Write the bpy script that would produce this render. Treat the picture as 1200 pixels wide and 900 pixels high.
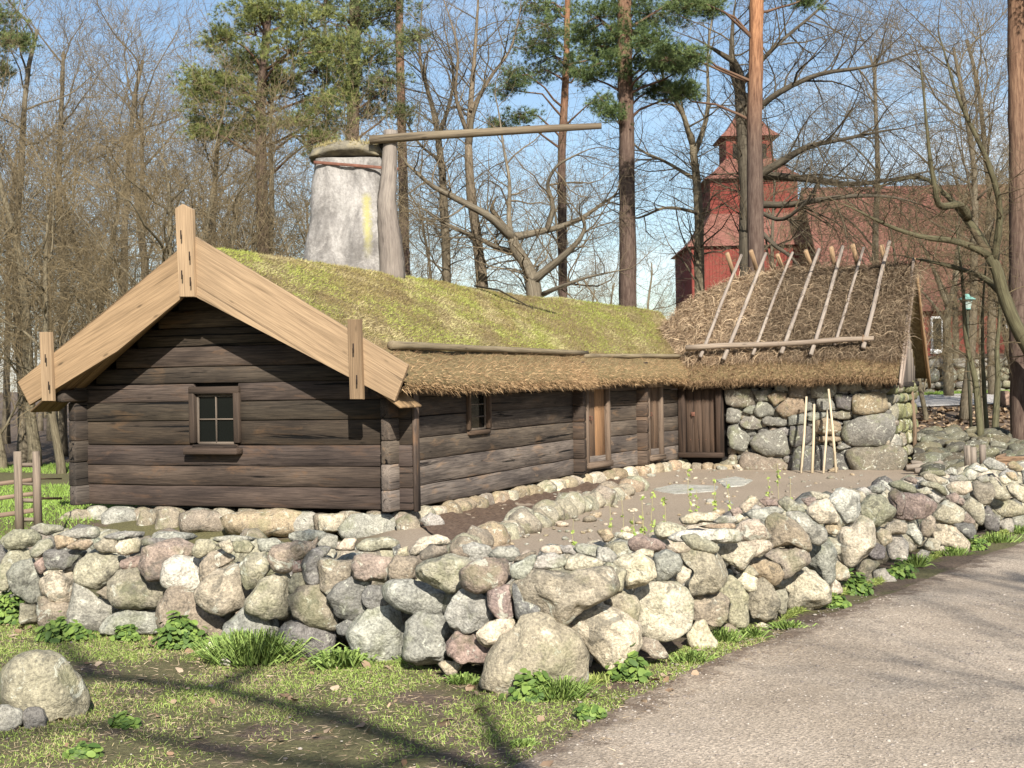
import bpy, math, random
import numpy as np
from mathutils import Vector, Matrix
R = math.radians
rng = np.random.default_rng(7); random.seed(7)
SC = bpy.context.scene
COL = SC.collection
for o in list(bpy.data.objects): bpy.data.objects.remove(o)

# ------------------------------------------------------------------ camera, sky, sun, exposure
F = 1600.0; EYE = 1.7; ROLL = 0.019; PITCH = -4.0 / F
Rv = np.array([math.cos(ROLL), 0, -math.sin(ROLL)]); Uv = np.array([math.sin(ROLL), 0, math.cos(ROLL)]); Fv = np.array([0, 1.0, 0])
Fv = Fv + PITCH * Uv; Fv /= np.linalg.norm(Fv); Uv = Uv - Fv * Uv.dot(Fv); Uv /= np.linalg.norm(Uv); Rv = np.cross(Fv, Uv)
cam = bpy.data.cameras.new('camera'); camo = bpy.data.objects.new('camera', cam); COL.objects.link(camo)
cam.sensor_width = 36; cam.lens = 36 * F / 1200; cam.clip_end = 3000; cam.clip_start = 0.05
camo.matrix_world = Matrix(((Rv[0], Uv[0], -Fv[0], 0), (Rv[1], Uv[1], -Fv[1], 0), (Rv[2], Uv[2], -Fv[2], EYE), (0, 0, 0, 1)))
SC.camera = camo
LDIR = np.array([-0.14, 0.91, -0.60]); LDIR /= np.linalg.norm(LDIR)      # the way the sunlight travels
ELEV = math.asin(-LDIR[2]); 
w = bpy.data.worlds.new('World'); SC.world = w; w.use_nodes = True
nt = w.node_tree; bg = nt.nodes['Background']
sky = nt.nodes.new('ShaderNodeTexSky'); sky.sky_type = 'NISHITA'; sky.sun_disc = False
sky.sun_elevation = ELEV; sky.sun_rotation = math.atan2(-LDIR[0], -LDIR[1]); sky.air_density = 1.0; sky.dust_density = 0.6; sky.ozone_density = 1.6
tc = nt.nodes.new('ShaderNodeTexCoord'); mp = nt.nodes.new('ShaderNodeMapping'); mp.inputs['Scale'].default_value = (1.2, 1.2, 9)
nz = nt.nodes.new('ShaderNodeTexNoise'); nz.inputs['Scale'].default_value = 2.2; nz.inputs['Detail'].default_value = 5
cr = nt.nodes.new('ShaderNodeValToRGB'); cr.color_ramp.elements[0].position = 0.46; cr.color_ramp.elements[1].position = 0.78; cr.color_ramp.elements[1].color = (.55, .55, .55, 1)
mx = nt.nodes.new('ShaderNodeMix'); mx.data_type = 'RGBA'; mx.inputs['B'].default_value = (9.5, 10.0, 10.8, 1)
nt.links.new(tc.outputs['Generated'], mp.inputs[0]); nt.links.new(mp.outputs[0], nz.inputs[0]); nt.links.new(nz.outputs[0], cr.inputs[0])
nt.links.new(cr.outputs[0], mx.inputs['Factor']); nt.links.new(sky.outputs[0], mx.inputs['A']); nt.links.new(mx.outputs['Result'], bg.inputs[0])
bg.inputs[1].default_value = 0.078
sl = bpy.data.lights.new('sun', 'SUN'); so = bpy.data.objects.new('sun', sl); COL.objects.link(so)
sl.energy = 5.0; sl.angle = R(0.5); sl.color = (1.0, 0.955, 0.88)
so.rotation_euler = Vector(LDIR).to_track_quat('-Z', 'Y').to_euler(); so.location = (3, -20, 20)
SC.view_settings.view_transform = 'Standard'; SC.view_settings.look = 'None'; SC.view_settings.exposure = 0.88; SC.view_settings.gamma = 1; SC.view_settings.use_curve_mapping = False

# ------------------------------------------------------------------ pixel <-> place
EYEP = np.array([0, 0, EYE])
def ray(px, py): return Fv + (px - 600) / F * Rv - (py - 450) / F * Uv
def at(px, py, Y):                       # the point seen at a pixel, Y metres in front
    d = ray(px, py); return EYEP + d * (Y / d[1])
def onplane(px, py, p0, n):
    d = ray(px, py); n = np.asarray(n, float); return EYEP + d * ((np.asarray(p0) - EYEP).dot(n) / d.dot(n))
def onz(px, py, z=0.0): return onplane(px, py, (0, 0, z), (0, 0, 1))
def hor(x): return 446 - 0.019 * (x - 600)
def V3(x, y, z): return np.array([x, y, z], float)
def sstep(a, b, x):
    t = np.clip((np.asarray(x, float) - a) / (b - a), 0, 1); return t * t * (3 - 2 * t)

# sum-of-sines noise, vectorised
_k = np.random.default_rng(3)
_D = _k.normal(size=(18, 3)); _P = _k.uniform(0, 6.28, 18)
def noise(p, s=1.0, o=0.0):
    p = np.asarray(p, float) * s + o
    v = 0
    for i in range(18):
        f = 1.0 if i < 7 else (2.1 if i < 13 else 4.3); a = 1.0 if i < 7 else (.5 if i < 13 else .25)
        v = v + a * np.sin(p @ (_D[i] * f) + _P[i])
    return v / 4.5

# ------------------------------------------------------------------ mesh collector
class MB:
    def __init__(s): s.v = []; s.f3 = []; s.f4 = []; s.gc = []; s.t = []; s.n = 0; s.fn = []
    def add(s, v, f, gc=None, tint=(1, 1, 1)):
        v = np.asarray(v, float); n = len(v); f = np.asarray(f, np.int64)
        s.v.append(v); s.gc.append(v if gc is None else np.asarray(gc, float))
        t = np.asarray(tint, float); s.t.append(np.broadcast_to(t, (n, 3)) if t.ndim == 1 else t)
        (s.f3 if f.shape[1] == 3 else s.f4).append(f + s.n); s.n += n
    def build(s, name, mat, parent=None, smooth=True, loc=None):
        if s.n == 0: return None
        v = np.concatenate(s.v); base = np.zeros(3)
        if parent is not None: base = np.array(parent.get('_o', (0, 0, 0)))
        elif loc is not None: base = np.asarray(loc, float)
        v = v - base
        me = bpy.data.meshes.new(name); me.vertices.add(len(v)); me.vertices.foreach_set('co', v.astype(np.float32).ravel())
        F3 = np.concatenate(s.f3) if s.f3 else np.zeros((0, 3), int); F4 = np.concatenate(s.f4) if s.f4 else np.zeros((0, 4), int)
        li = np.concatenate([F3.ravel(), F4.ravel()]); me.loops.add(len(li)); me.loops.foreach_set('vertex_index', li.astype(np.int32))
        npoly = len(F3) + len(F4); me.polygons.add(npoly)
        st = np.concatenate([np.arange(len(F3)) * 3, len(F3) * 3 + np.arange(len(F4)) * 4])
        me.polygons.foreach_set('loop_start', st.astype(np.int32))
        me.update(calc_edges=True)
        me.polygons.foreach_set('use_smooth', np.full(npoly, smooth, bool))
        a = me.attributes.new('gc', 'FLOAT_VECTOR', 'POINT'); a.data.foreach_set('vector', np.concatenate(s.gc).astype(np.float32).ravel())
        a = me.attributes.new('tint', 'FLOAT_COLOR', 'POINT'); T = np.concatenate(s.t); a.data.foreach_set('color', np.hstack([T, np.ones((len(T), 1))]).astype(np.float32).ravel())
        me.materials.append(mat)
        o = bpy.data.objects.new(name, me); COL.objects.link(o)
        if parent is not None:
            o.parent = parent; o['_o'] = tuple(base)
        else: o.location = tuple(base); o['_o'] = tuple(base)
        return o
def thing(name, label, cat, loc=(0, 0, 0), group=None):
    o = bpy.data.objects.new(name, None); COL.objects.link(o); o.location = tuple(loc); o.empty_display_size = .2
    o['_o'] = tuple(float(q) for q in loc); return tag(o, label, cat, group)
def tag(o, label=None, cat=None, group=None, kind=None):
    if label: o['label'] = label
    if cat: o['category'] = cat
    if group: o['group'] = group
    if kind: o['kind'] = kind
    return o
def copytree(root, loc, rz=0, sc=1.0, label=None):
    r = root.copy(); COL.objects.link(r); r.location = loc; r.rotation_euler = (0, 0, rz); r.scale = (sc, sc, sc) if not hasattr(sc, '__len__') else sc
    if label: r['label'] = label
    for ch in list(root.children):
        c = ch.copy(); COL.objects.link(c); c.parent = r
    return r

# box-like board between two points: width along wdir, thickness along tdir
def board(mb, a, b, w, t, wdir, tint=(1, 1, 1), bevel=.012, nseg=1, wob=0.0, ends=True, taper=1.0):
    a = np.asarray(a, float); b = np.asarray(b, float); d = b - a; L = np.linalg.norm(d); d /= L
    wd = np.asarray(wdir, float); wd = wd - d * wd.dot(d); wd /= np.linalg.norm(wd); td = np.cross(d, wd)
    bv = min(bevel, w * .4, t * .4)
    prof = [(-w/2+bv, -t/2), (w/2-bv, -t/2), (w/2, -t/2+bv), (w/2, t/2-bv), (w/2-bv, t/2), (-w/2+bv, t/2), (-w/2, t/2-bv), (-w/2, -t/2+bv)]
    off = rng.uniform(-50, 50, 3); vs = []; gs = []
    stations = [(0, bv), (bv / L, 0)] + [((i + 1) / (nseg + 1), 0) for i in range(nseg)] + [(1 - bv / L, 0), (1, bv)]
    for s_, ins in stations:
        k = 1 + (taper - 1) * s_
        o2 = noise(np.array([[s_ * L * .9, off[0], 0], [s_ * L * .9, off[1], 3]])) * wob
        for (u, v_) in prof:
            u2 = u * k - math.copysign(min(ins, abs(u)), u) + o2[0]; v2 = v_ * k - math.copysign(min(ins, abs(v_)), v_) + o2[1]
            vs.append(a + d * s_ * L + wd * u2 + td * v2); gs.append((s_ * L + off[0], u + off[1], v_ + off[2]))
    fs = []; n = len(stations)
    for i in range(n - 1):
        for j in range(8):
            k = (j + 1) % 8; fs.append((i*8+j, i*8+k, (i+1)*8+k, (i+1)*8+j))
    # caps
    c0 = len(vs); vs.append(a); gs.append((off[0], off[1], off[2])); vs.append(b); gs.append((off[0] + L, off[1], off[2]))
    mb.add(vs, fs, gs, tint)
    base = mb.n - len(vs)
    f3 = []
    for j in range(8):
        k = (j + 1) % 8; f3.append((base + c0, base + k, base + j)); e = (n - 1) * 8; f3.append((base + c0 + 1, base + e + j, base + e + k))
    mb.f3.append(np.array(f3))
def tube(mb, pts, rad, sides=8, tint=(1, 1, 1), cap=True, rough=0.0, off=None):
    P = np.asarray(pts, float); n = len(P); rad = np.broadcast_to(np.asarray(rad, float), (n,))
    T = np.gradient(P, axis=0); T /= (np.linalg.norm(T, axis=1)[:, None] + 1e-9)
    ref = V3(0, 0, 1) if abs(T[0][2]) < .9 else V3(1, 0, 0)
    N = np.cross(T, ref); N /= (np.linalg.norm(N, axis=1)[:, None] + 1e-9); B = np.cross(T, N)
    for i in range(1, n):
        if N[i].dot(N[i-1]) < 0: N[i] *= -1; B[i] *= -1
    ang = np.arange(sides) / sides * 2 * math.pi
    r2 = rad[:, None] * np.ones(sides)[None]
    if rough: r2 = r2 * (1 + rough * rng.normal(size=r2.shape))
    V = P[:, None, :] + r2[..., None] * (np.cos(ang)[None, :, None] * N[:, None, :] + np.sin(ang)[None, :, None] * B[:, None, :])
    L = np.concatenate([[0], np.cumsum(np.linalg.norm(np.diff(P, axis=0), axis=1))])
    of = rng.uniform(-50, 50, 3) if off is None else off
    G = np.stack([np.broadcast_to(L[:, None], (n, sides)), rad[:, None] * np.cos(ang)[None], rad[:, None] * np.sin(ang)[None]], -1) + of
    V = V.reshape(-1, 3); G = G.reshape(-1, 3)
    i = np.arange(n - 1)[:, None] * sides; j = np.arange(sides)[None]; k = (j + 1) % sides
    f = np.stack([i + j, i + k, i + sides + k, i + sides + j], -1).reshape(-1, 4)
    mb.add(V, f, G, tint)
    if cap:
        base = mb.n
        ends = np.stack([P[0], P[-1]]); mb.v.append(ends); mb.gc.append(ends * 0 + of); mb.t.append(np.broadcast_to(np.asarray(tint, float), (2, 3)) if np.asarray(tint).ndim == 1 else np.ones((2, 3))); mb.n += 2
        b0 = base - n * sides
        f3 = [(base, b0 + (q + 1) % sides, b0 + q) for q in range(sides)] + [(base + 1, b0 + (n-1)*sides + q, b0 + (n-1)*sides + (q+1) % sides) for q in range(sides)]
        mb.f3.append(np.array(f3))
def blades(mb, P, D, L, W, tint, bend=0.0):      # many thin triangles/quads: P bases, D directions
    P = np.asarray(P, float); n = len(P)
    D = D / (np.linalg.norm(D, axis=1)[:, None] + 1e-9)
    r = rng.normal(size=(n, 3)); S = np.cross(D, r); S /= (np.linalg.norm(S, axis=1)[:, None] + 1e-9)
    L = np.broadcast_to(np.asarray(L, float), (n,))[:, None]; W = np.broadcast_to(np.asarray(W, float), (n,))[:, None]
    if bend:
        M = P + D * L * .55; T = P + D * L * (1 - .15 * bend) + V3(0, 0, -1) * L * bend * .5
        V = np.stack([P - S * W / 2, P + S * W / 2, M + S * W * .42, M - S * W * .42, T], 1).reshape(-1, 3)
        b = np.arange(n)[:, None] * 5
        t = np.repeat(tint, 5, 0) if np.asarray(tint).ndim == 2 else tint
        mb.add(V, b + np.array([[0, 1, 2, 3]]), None, t); mb.f3.append(b + np.array([[3, 2, 4]]) + (mb.n - n * 5))
    else:
        V = np.stack([P - S * W / 2, P + S * W / 2, P + D * L], 1).reshape(-1, 3)
        t = np.repeat(tint, 3, 0) if np.asarray(tint).ndim == 2 else tint
        mb.add(V, np.arange(n)[:, None] * 3 + np.array([[0, 1, 2]]), None, t)
_ico = {}
def ico(n):
    if n not in _ico:
        import bmesh
        bm = bmesh.new(); bmesh.ops.create_icosphere(bm, subdivisions=n, radius=1)
        _ico[n] = (np.array([v.co[:] for v in bm.verts]), np.array([[v.index for v in f.verts] for f in bm.faces])); bm.free()
    return _ico[n]
def facet(p, k, lo=.62, hi=.9, bias=None):
    for _ in range(k):
        n = rng.normal(size=3)
        if bias is not None: n = n + bias
        n /= np.linalg.norm(n); d = rng.uniform(lo, hi); q = p @ n; m = q > d
        p[m] -= np.outer((q[m] - d) * .93, n)
    return p
def rock(mb, c, size, tint, sub=3, ang=None, facets=7, rough=.05, flat_bottom=False):
    v, f = ico(sub); p = v.copy(); p = facet(p, facets)
    p = p * (1 + rough * noise(v, 2.2, rng.uniform(0, 90))[:, None] + rough * .4 * noise(v, 7, rng.uniform(0, 90))[:, None])
    p = p * np.asarray(size)
    if ang is None: ang = rng.uniform(-.3, .3, 3)
    M = np.array(Matrix.Rotation(ang[2], 3, 'Z') @ Matrix.Rotation(ang[1], 3, 'Y') @ Matrix.Rotation(ang[0], 3, 'X'))
    p = p @ M.T
    mb.add(p + np.asarray(c), f, p + rng.uniform(-60, 60, 3), tint)
def poly_rock(mb, poly, Y, thick, tint, sub=3, facets=5, push=0.45, n0=None):
    """a rock whose outline, seen from the front, follows a traced outline; it is as deep as it is wide"""
    P = np.array([at(x, y, Y) for x, y in poly]); c = P.mean(0)
    # area centroid in the plane facing the eye
    d = c - EYEP; d /= np.linalg.norm(d); r = np.cross(d, V3(0, 0, 1)); r /= np.linalg.norm(r); u = np.cross(r, d)
    q = np.stack([(P - c) @ r, (P - c) @ u], 1)
    x0, y0 = q[:, 0], q[:, 1]; x1, y1 = np.roll(x0, -1), np.roll(y0, -1); cr_ = x0 * y1 - x1 * y0; A = cr_.sum() / 2
    cx = ((x0 + x1) * cr_).sum() / (6 * A); cy = ((y0 + y1) * cr_).sum() / (6 * A); c = c + r * cx + u * cy; q -= [cx, cy]
    s_est = math.sqrt(abs(A) / math.pi); th = np.linspace(-math.pi, math.pi, 121)[:-1]; rho = np.zeros(120); n = len(q)
    for i, t in enumerate(th):
        dx, dy = math.cos(t), math.sin(t); best = 0
        for j in range(n):
            a = q[j]; b = q[(j+1) % n]; e = b - a; det = dx * (-e[1]) + e[0] * dy
            if abs(det) < 1e-12: continue
            s = (a[0] * (-e[1]) + e[0] * a[1]) / det; k = (dx * a[1] - dy * a[0]) / det
            if s > 0 and -1e-6 <= k <= 1 + 1e-6: best = max(best, s)
        rho[i] = best
    rho[rho == 0] = rho[rho > 0].mean()
    ker = np.array([0, 1, 2, 3, 2, 1, 0.]); ker /= ker.sum(); rho = np.convolve(np.concatenate([rho[-3:], rho, rho[:3]]), ker, 'valid') * 1.13 * (1 + push * thick * s_est / Y)
    v, f = ico(sub); p = facet(v.copy(), facets, .62, .9, bias=np.array([0, 0.2, -1.0]))
    t = np.arctan2(p[:, 1], p[:, 0]); rr = np.hypot(p[:, 0], p[:, 1])
    R_ = np.interp(t, np.append(th, math.pi), np.append(rho, rho[0])); s = math.sqrt(abs(A) / math.pi)
    k = R_ * rr ** .70; dep = np.sign(p[:, 2]) * np.abs(p[:, 2]) ** .85 * thick * s
    nn = (.08 * noise(v, 1.8, rng.uniform(0, 90)) + .04 * noise(v, 5, rng.uniform(0, 90)) + .035 * (.5 - np.abs(noise(v, 4.5, rng.uniform(0, 90)))) + .014 * noise(v, 14, rng.uniform(0, 90)) + .008 * noise(v, 30, rng.uniform(0, 90))) * s
    loc = np.stack([k * np.cos(t), k * np.sin(t), dep], 1) + v * nn[:, None]
    c = c + d * thick * s * push
    W = c + np.outer(loc[:, 0], r) + np.outer(loc[:, 1], u) + np.outer(loc[:, 2], d)
    mb.add(W, f, loc + rng.uniform(-60, 60, 3), tint)
    return c, s

# ------------------------------------------------------------------ materials
def mat(name, rough=.9):
    m = bpy.data.materials.new(name); m.use_nodes = True; b = m.node_tree.nodes['Principled BSDF']
    b.inputs['Roughness'].default_value = rough; b.inputs['Specular IOR Level'].default_value = .25; return m, m.node_tree, b
class NB:
    def __init__(s, nt): s.nt = nt
    def N(s, t, **k):
        n = s.nt.nodes.new('ShaderNode' + t)
        for a, b in k.items():
            if a.startswith('i_'): n.inputs[a[2:].replace('_', ' ')].default_value = b
            else: setattr(n, a, b)
        return n
    def L(s, a, b): s.nt.links.new(a, b)
    def attr(s, n): return s.N('Attribute', attribute_name=n)
    def noise(s, vec, scale, det=4, rough=.55, stretch=None, dist=0.0):
        if stretch:
            m = s.N('Mapping'); m.inputs['Scale'].default_value = stretch; s.L(vec, m.inputs[0]); vec = m.outputs[0]
        n = s.N('TexNoise'); n.inputs['Scale'].default_value = scale; n.inputs['Detail'].default_value = det; n.inputs['Roughness'].default_value = rough; n.inputs['Distortion'].default_value = dist
        s.L(vec, n.inputs['Vector']); return n.outputs[0]
    def ramp(s, fac, *st):
        r = s.N('ValToRGB'); e = r.color_ramp.elements
        while len(e) < len(st): e.new(.5)
        for q, (p, c) in zip(e, st): q.position = p; q.color = (c, c, c, 1) if not hasattr(c, '__len__') else (*c, 1)
        s.L(fac, r.inputs[0]); return r.outputs[0]
    def mix(s, fac, a, b, mode='MIX'):
        m = s.N('Mix', data_type='RGBA', blend_type=mode)
        for k, v in (('Factor', fac), ('A', a), ('B', b)):
            i = m.inputs[k]
            if hasattr(v, 'is_linked') or isinstance(v, bpy.types.NodeSocket): s.L(v, i)
            elif k == 'Factor': i.default_value = v
            else: i.default_value = (*v, 1)
        return m.outputs['Result']
    def bump(s, h, strength, dist, b, prev=None):
        n = s.N('Bump'); n.inputs['Strength'].default_value = strength; n.inputs['Distance'].default_value = dist; s.L(h, n.inputs['Height'])
        if prev: s.L(prev, n.inputs['Normal'])
        s.L(n.outputs[0], b.inputs['Normal']); return n.outputs[0]
def wood(name, c1, c2, c3, crack=.5, rough=.85, bstr=.6, scale=1.0, warm=None):
    m, nt, b = mat(name, rough); n = NB(nt); g = n.attr('gc').outputs['Vector']; t = n.attr('tint').outputs['Color']
    big = n.noise(g, 1.1 * scale, 4, .6, (.55, 2.5, 2.5)); grain = n.noise(g, 7 * scale, 6, .65, (.16, 4.5, 4.5), .3)
    fine = n.noise(g, 26 * scale, 4, .6, (.10, 4, 4))
    c = n.mix(n.ramp(big, (.35, 0), (.68, 1)), c1, c2); c = n.mix(n.ramp(grain, (.5, 0), (.72, 1)), c, c3)
    c = n.mix(.85 if warm else .45, c, n.ramp(fine, (.35, .4), (.65, 1.2)), 'MULTIPLY')
    if warm: wf = n.ramp(n.noise(g, 2.6, 5, .65, (.5, 2.2, 2.2), .5), (.56, 0), (.70, 1)); c = n.mix(n.mix(1.0, wf, (.7, .7, .7), 'MULTIPLY'), c, warm)
    ck = n.ramp(n.noise(g, 3.2 * scale, 5, .6, (.08, 2.6, 2.6), .6), (.355, 0), (.385, 1))
    cc = n.mix(crack, (1, 1, 1), ck); c = n.mix(1.0, c, cc, 'MULTIPLY')
    kn = n.N('TexVoronoi'); mm = n.N('Mapping'); mm.inputs['Scale'].default_value = (1.6, 5.5, 5.5); n.L(g, mm.inputs[0]); n.L(mm.outputs[0], kn.inputs['Vector']); kn.inputs['Scale'].default_value = 1.0
    kk = n.ramp(kn.outputs['Distance'], (.05, 0.35), (.13, 1)); c = n.mix(.8, c, kk, 'MULTIPLY')
    c = n.mix(1.0, c, t, 'MULTIPLY'); n.L(c, b.inputs['Base Color'])
    p = n.bump(grain, bstr, .012, b); p = n.bump(ck, bstr, .02, b, p); return m
M = {}
M['log'] = wood('log_wood', (.034, .026, .021), (.086, .066, .050), (.020, .015, .012), .95, warm=(.10, .062, .036))
M['door'] = wood('door_wood', (.07, .05, .036), (.115, .082, .058), (.04, .03, .022), .6)
M['fresh'] = wood('fresh_wood', (.28, .19, .11), (.37, .255, .15), (.21, .14, .08), .35, .75, .4, .6)
M['grey'] = wood('grey_wood', (.26, .21, .17), (.36, .30, .24), (.15, .12, .10), .5)
M['pale'] = wood('pale_wood', (.50, .40, .26), (.60, .50, .35), (.34, .25, .15), .2)

def m_stone():
    m, nt, b = mat('stone', .88); n = NB(nt); g = n.attr('gc').outputs['Vector']; t = n.attr('tint').outputs['Color']
    a = n.noise(g, 3.0, 5, .6); sp = n.noise(g, 60, 3, .7); md = n.noise(g, 14, 6, .7, None, .4)
    c = n.mix(.55, t, n.ramp(a, (.3, (.62, .60, .58)), (.7, (1.28, 1.22, 1.12))), 'MULTIPLY')
    c = n.mix(.7, c, n.ramp(md, (.3, (.5, .5, .48)), (.7, (1.4, 1.4, 1.38))), 'MULTIPLY')
    c = n.mix(.6, c, n.ramp(sp, (.36, (.45, .45, .45)), (.64, (1.5, 1.5, 1.45))), 'MULTIPLY')
    li = n.ramp(n.noise(g, 7.5, 7, .72, None, .8), (.585, 0), (.61, 1)); c = n.mix(n.mix(1.0, li, (.75, .75, .75), 'MULTIPLY'), c, (.52, .51, .41))
    dk = n.ramp(n.noise(g, 4.1, 7, .7, None, 1.5), (.38, 1), (.44, 0)); c = n.mix(n.mix(1.0, dk, (.6, .6, .6), 'MULTIPLY'), c, (.09, .085, .07)); mo = n.ramp(n.noise(g, 2.2, 6, .7), (.53, 0), (.62, 1)); c = n.mix(n.mix(1.0, mo, (.35, .35, .35), 'MULTIPLY'), c, (.16, .17, .07))
    n.L(c, b.inputs['Base Color']); p = n.bump(md, .9, .045, b); n.bump(sp, .5, .008, b, p); return m
M['stone'] = m_stone()
def m_simple(name, cols, scale=8, rough=.9, bump=.4, bd=.02, use_tint=True, pos=False, stretch=None):
    m, nt, b = mat(name, rough); n = NB(nt); g = n.attr('gc').outputs['Vector']
    if pos: g = n.N('NewGeometry').outputs['Position']
    a = n.noise(g, scale, 6, .65, stretch)
    k = len(cols); st = [(.3 + .4 * i / max(1, k - 1), c) for i, c in enumerate(cols)]
    c = n.ramp(a, *st)
    if use_tint: c = n.mix(1.0, c, n.attr('tint').outputs['Color'], 'MULTIPLY')
    n.L(c, b.inputs['Base Color'])
    if bump: n.bump(a, bump, bd, b)
    return m
M['bark'] = m_simple('grey_bark', [(.07, .058, .042), (.14, .118, .088), (.21, .185, .14)], 5, stretch=(.5, 6, 6), bump=.8)
M['twig'] = m_simple('twigs', [(.085, .066, .042), (.15, .12, .078)], 2, bump=0)
M['pinebark'] = m_simple('pine_bark', [(.07, .042, .03), (.15, .10, .074), (.23, .165, .12)], 4, stretch=(.7, 5, 5), bump=.9)
M['needle'] = m_simple('pine_needles', [(.85,) * 3, (1.15,) * 3], 3, bump=0, rough=.6)
M['leaf'] = m_simple('green_leaves', [(.85,) * 3, (1.2,) * 3], 20, bump=0, rough=.6)
M['straw'] = m_simple('straw', [(.75,) * 3, (1.2,) * 3], 6, bump=0, rough=.8)
M['moss'] = m_simple('thatch_base', [(.12, .085, .04), (.22, .17, .08)], 9, bump=.8, bd=.05)
M['dark'] = m_simple('dark_inside', [(.01, .009, .008), (.02, .017, .014)], 5)
M['iron'] = m_simple('rusty_iron', [(.10, .045, .03), (.20, .09, .06)], 9)
M['glass'] = mat('window_glass', .08)[0]; M['glass'].node_tree.nodes['Principled BSDF'].inputs['Base Color'].default_value = (.006, .007, .006, 1); M['glass'].node_tree.nodes['Principled BSDF'].inputs['Specular IOR Level'].default_value = .25
M['redwall'] = m_simple('red_boards', [(.15, .033, .025), (.205, .047, .034)], 2, bump=.1)
M['redroof'] = m_simple('red_shingles', [(.16, .062, .046), (.25, .115, .085)], 3.5, bump=.8, bd=.15, stretch=(1, 1, 4))
M['copper'] = m_simple('green_copper', [(.12, .25, .21), (.18, .34, .29)], 8)
M['white'] = m_simple('white_paint', [(.6, .6, .58), (.75, .75, .72)], 4)
M['soil'] = m_simple('soil', [(.06, .038, .026), (.13, .085, .058), (.21, .15, .105)], 16, bump=1, bd=.05, pos=True)
def n_add(n, a, k):
    q = n.N('Math', operation='ADD'); n.L(a, q.inputs[0]); q.inputs[1].default_value = k; return q.outputs[0]
def m_gravel(name, c, c2, sc=70, edge=False):
    m, nt, b = mat(name, .95); n = NB(nt); g = n.N('NewGeometry').outputs['Position']
    a = n.noise(g, .9, 5, .6); s = n.noise(g, sc, 3, .75); v = n.N('TexVoronoi'); v.inputs['Scale'].default_value = sc * .9; n.L(g, v.inputs['Vector'])
    col = n.mix(n.ramp(a, (.35, 0), (.65, 1)), c, c2); col = n.mix(.8, col, n.ramp(s, (.36, .5), (.66, 1.55)), 'MULTIPLY')
    col = n.mix(.30, col, n.ramp(v.outputs['Color'], (.1, .35), (.9, 1.6)), 'MULTIPLY')
    if edge:      # soil trodden over the border of the gravel; gc.x is the distance from the border
        sx = n.N('SeparateXYZ'); n.L(n.attr('gc').outputs['Vector'], sx.inputs[0]); md = n.noise(g, 5, 6, .75); ad = n.N('Math', operation='MULTIPLY_ADD'); n.L(md, ad.inputs[0]); ad.inputs[1].default_value = -1.1; n.L(sx.outputs[0], ad.inputs[2])
        col = n.mix(n.ramp(ad.outputs[0], (0, 0), (.25, 1)) if False else n.ramp(n_add(n, ad.outputs[0], .62), (.08, 0), (.30, 1)), n.mix(n.ramp(s, (.3, 0), (.7, 1)), (.06, .042, .03), (.24, .18, .13)), col)
    n.L(col, b.inputs['Base Color']); p = n.bump(s, .6, .012, b); n.bump(v.outputs['Distance'], .5, .01, b, p); return m
M['gravel'] = m_gravel('gravel', (.30, .24, .178), (.41, .335, .255), 70, True)
M['yard'] = m_gravel('yard_dirt', (.23, .17, .12), (.32, .25, .18), 45)
M['road'] = m_gravel('far_road', (.42, .39, .35), (.47, .44, .40), 30)
def m_ground():
    m, nt, b = mat('ground', .95); n = NB(nt); g = n.N('NewGeometry').outputs['Position']
    a = n.noise(g, 1.6, 6, .62, None, .3); s = n.noise(g, 38, 4, .7); big = n.noise(g, .35, 3)
    dirt = n.mix(n.ramp(s, (.3, 0), (.7, 1)), (.05, .034, .024), (.19, .14, .10)); gr = n.mix(n.ramp(s, (.3, 0), (.7, 1)), (.06, .052, .024), (.17, .155, .07))
    tint = n.attr('tint').outputs['Color']; sep = n.N('SeparateColor'); n.L(tint, sep.inputs[0])
    mk = n.N('Math', operation='ADD'); n.L(a, mk.inputs[0]); n.L(sep.outputs[0], mk.inputs[1])   # tint.r shifts the grass cover
    c = n.mix(n.ramp(mk.outputs[0], (.93, 0), (1.03, 1)), dirt, gr)
    c = n.mix(sep.outputs[2], c, n.mix(n.ramp(s, (.3, 0), (.7, 1)), (.20, .15, .105), (.42, .34, .25)))     # tint.b: bare trodden earth
    c = n.mix(.3, c, n.ramp(big, (.3, .7), (.7, 1.2)), 'MULTIPLY')
    n.L(c, b.inputs['Base Color']); n.bump(s, .8, .03, b); return m
M['ground'] = m_ground()

# ------------------------------------------------------------------ plan of the place
BASE_PX = [(-160, 715), (0, 730), (180, 748), (330, 768), (450, 778), (560, 803), (640, 811), (740, 790), (840, 755), (930, 722), (1020, 688), (1100, 652), (1200, 622), (1330, 588)]
BASE = np.array([onz(x, y) for x, y in BASE_PX])                    # foot of the dry stone wall, outer face
def dseg(P, Q=None):                                                # signed distance behind the wall foot line (positive = yard side)
    Q = BASE[:, :2] if Q is None else Q
    P = np.atleast_2d(P)[:, :2]; best = np.full(len(P), 1e9); sg = np.ones(len(P))
    for a, b in zip(Q[:-1], Q[1:]):
        e = b - a; t = np.clip(((P - a) @ e) / e.dot(e), 0, 1); d = P - (a + t[:, None] * e); dd = np.hypot(d[:, 0], d[:, 1])
        s = np.where(e[0] * (P[:, 1] - a[1]) - e[1] * (P[:, 0] - a[0]) > 0, 1, -1)
        m = dd < best; best = np.where(m, dd, best); sg = np.where(m, s, sg)
    return best * sg
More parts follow.
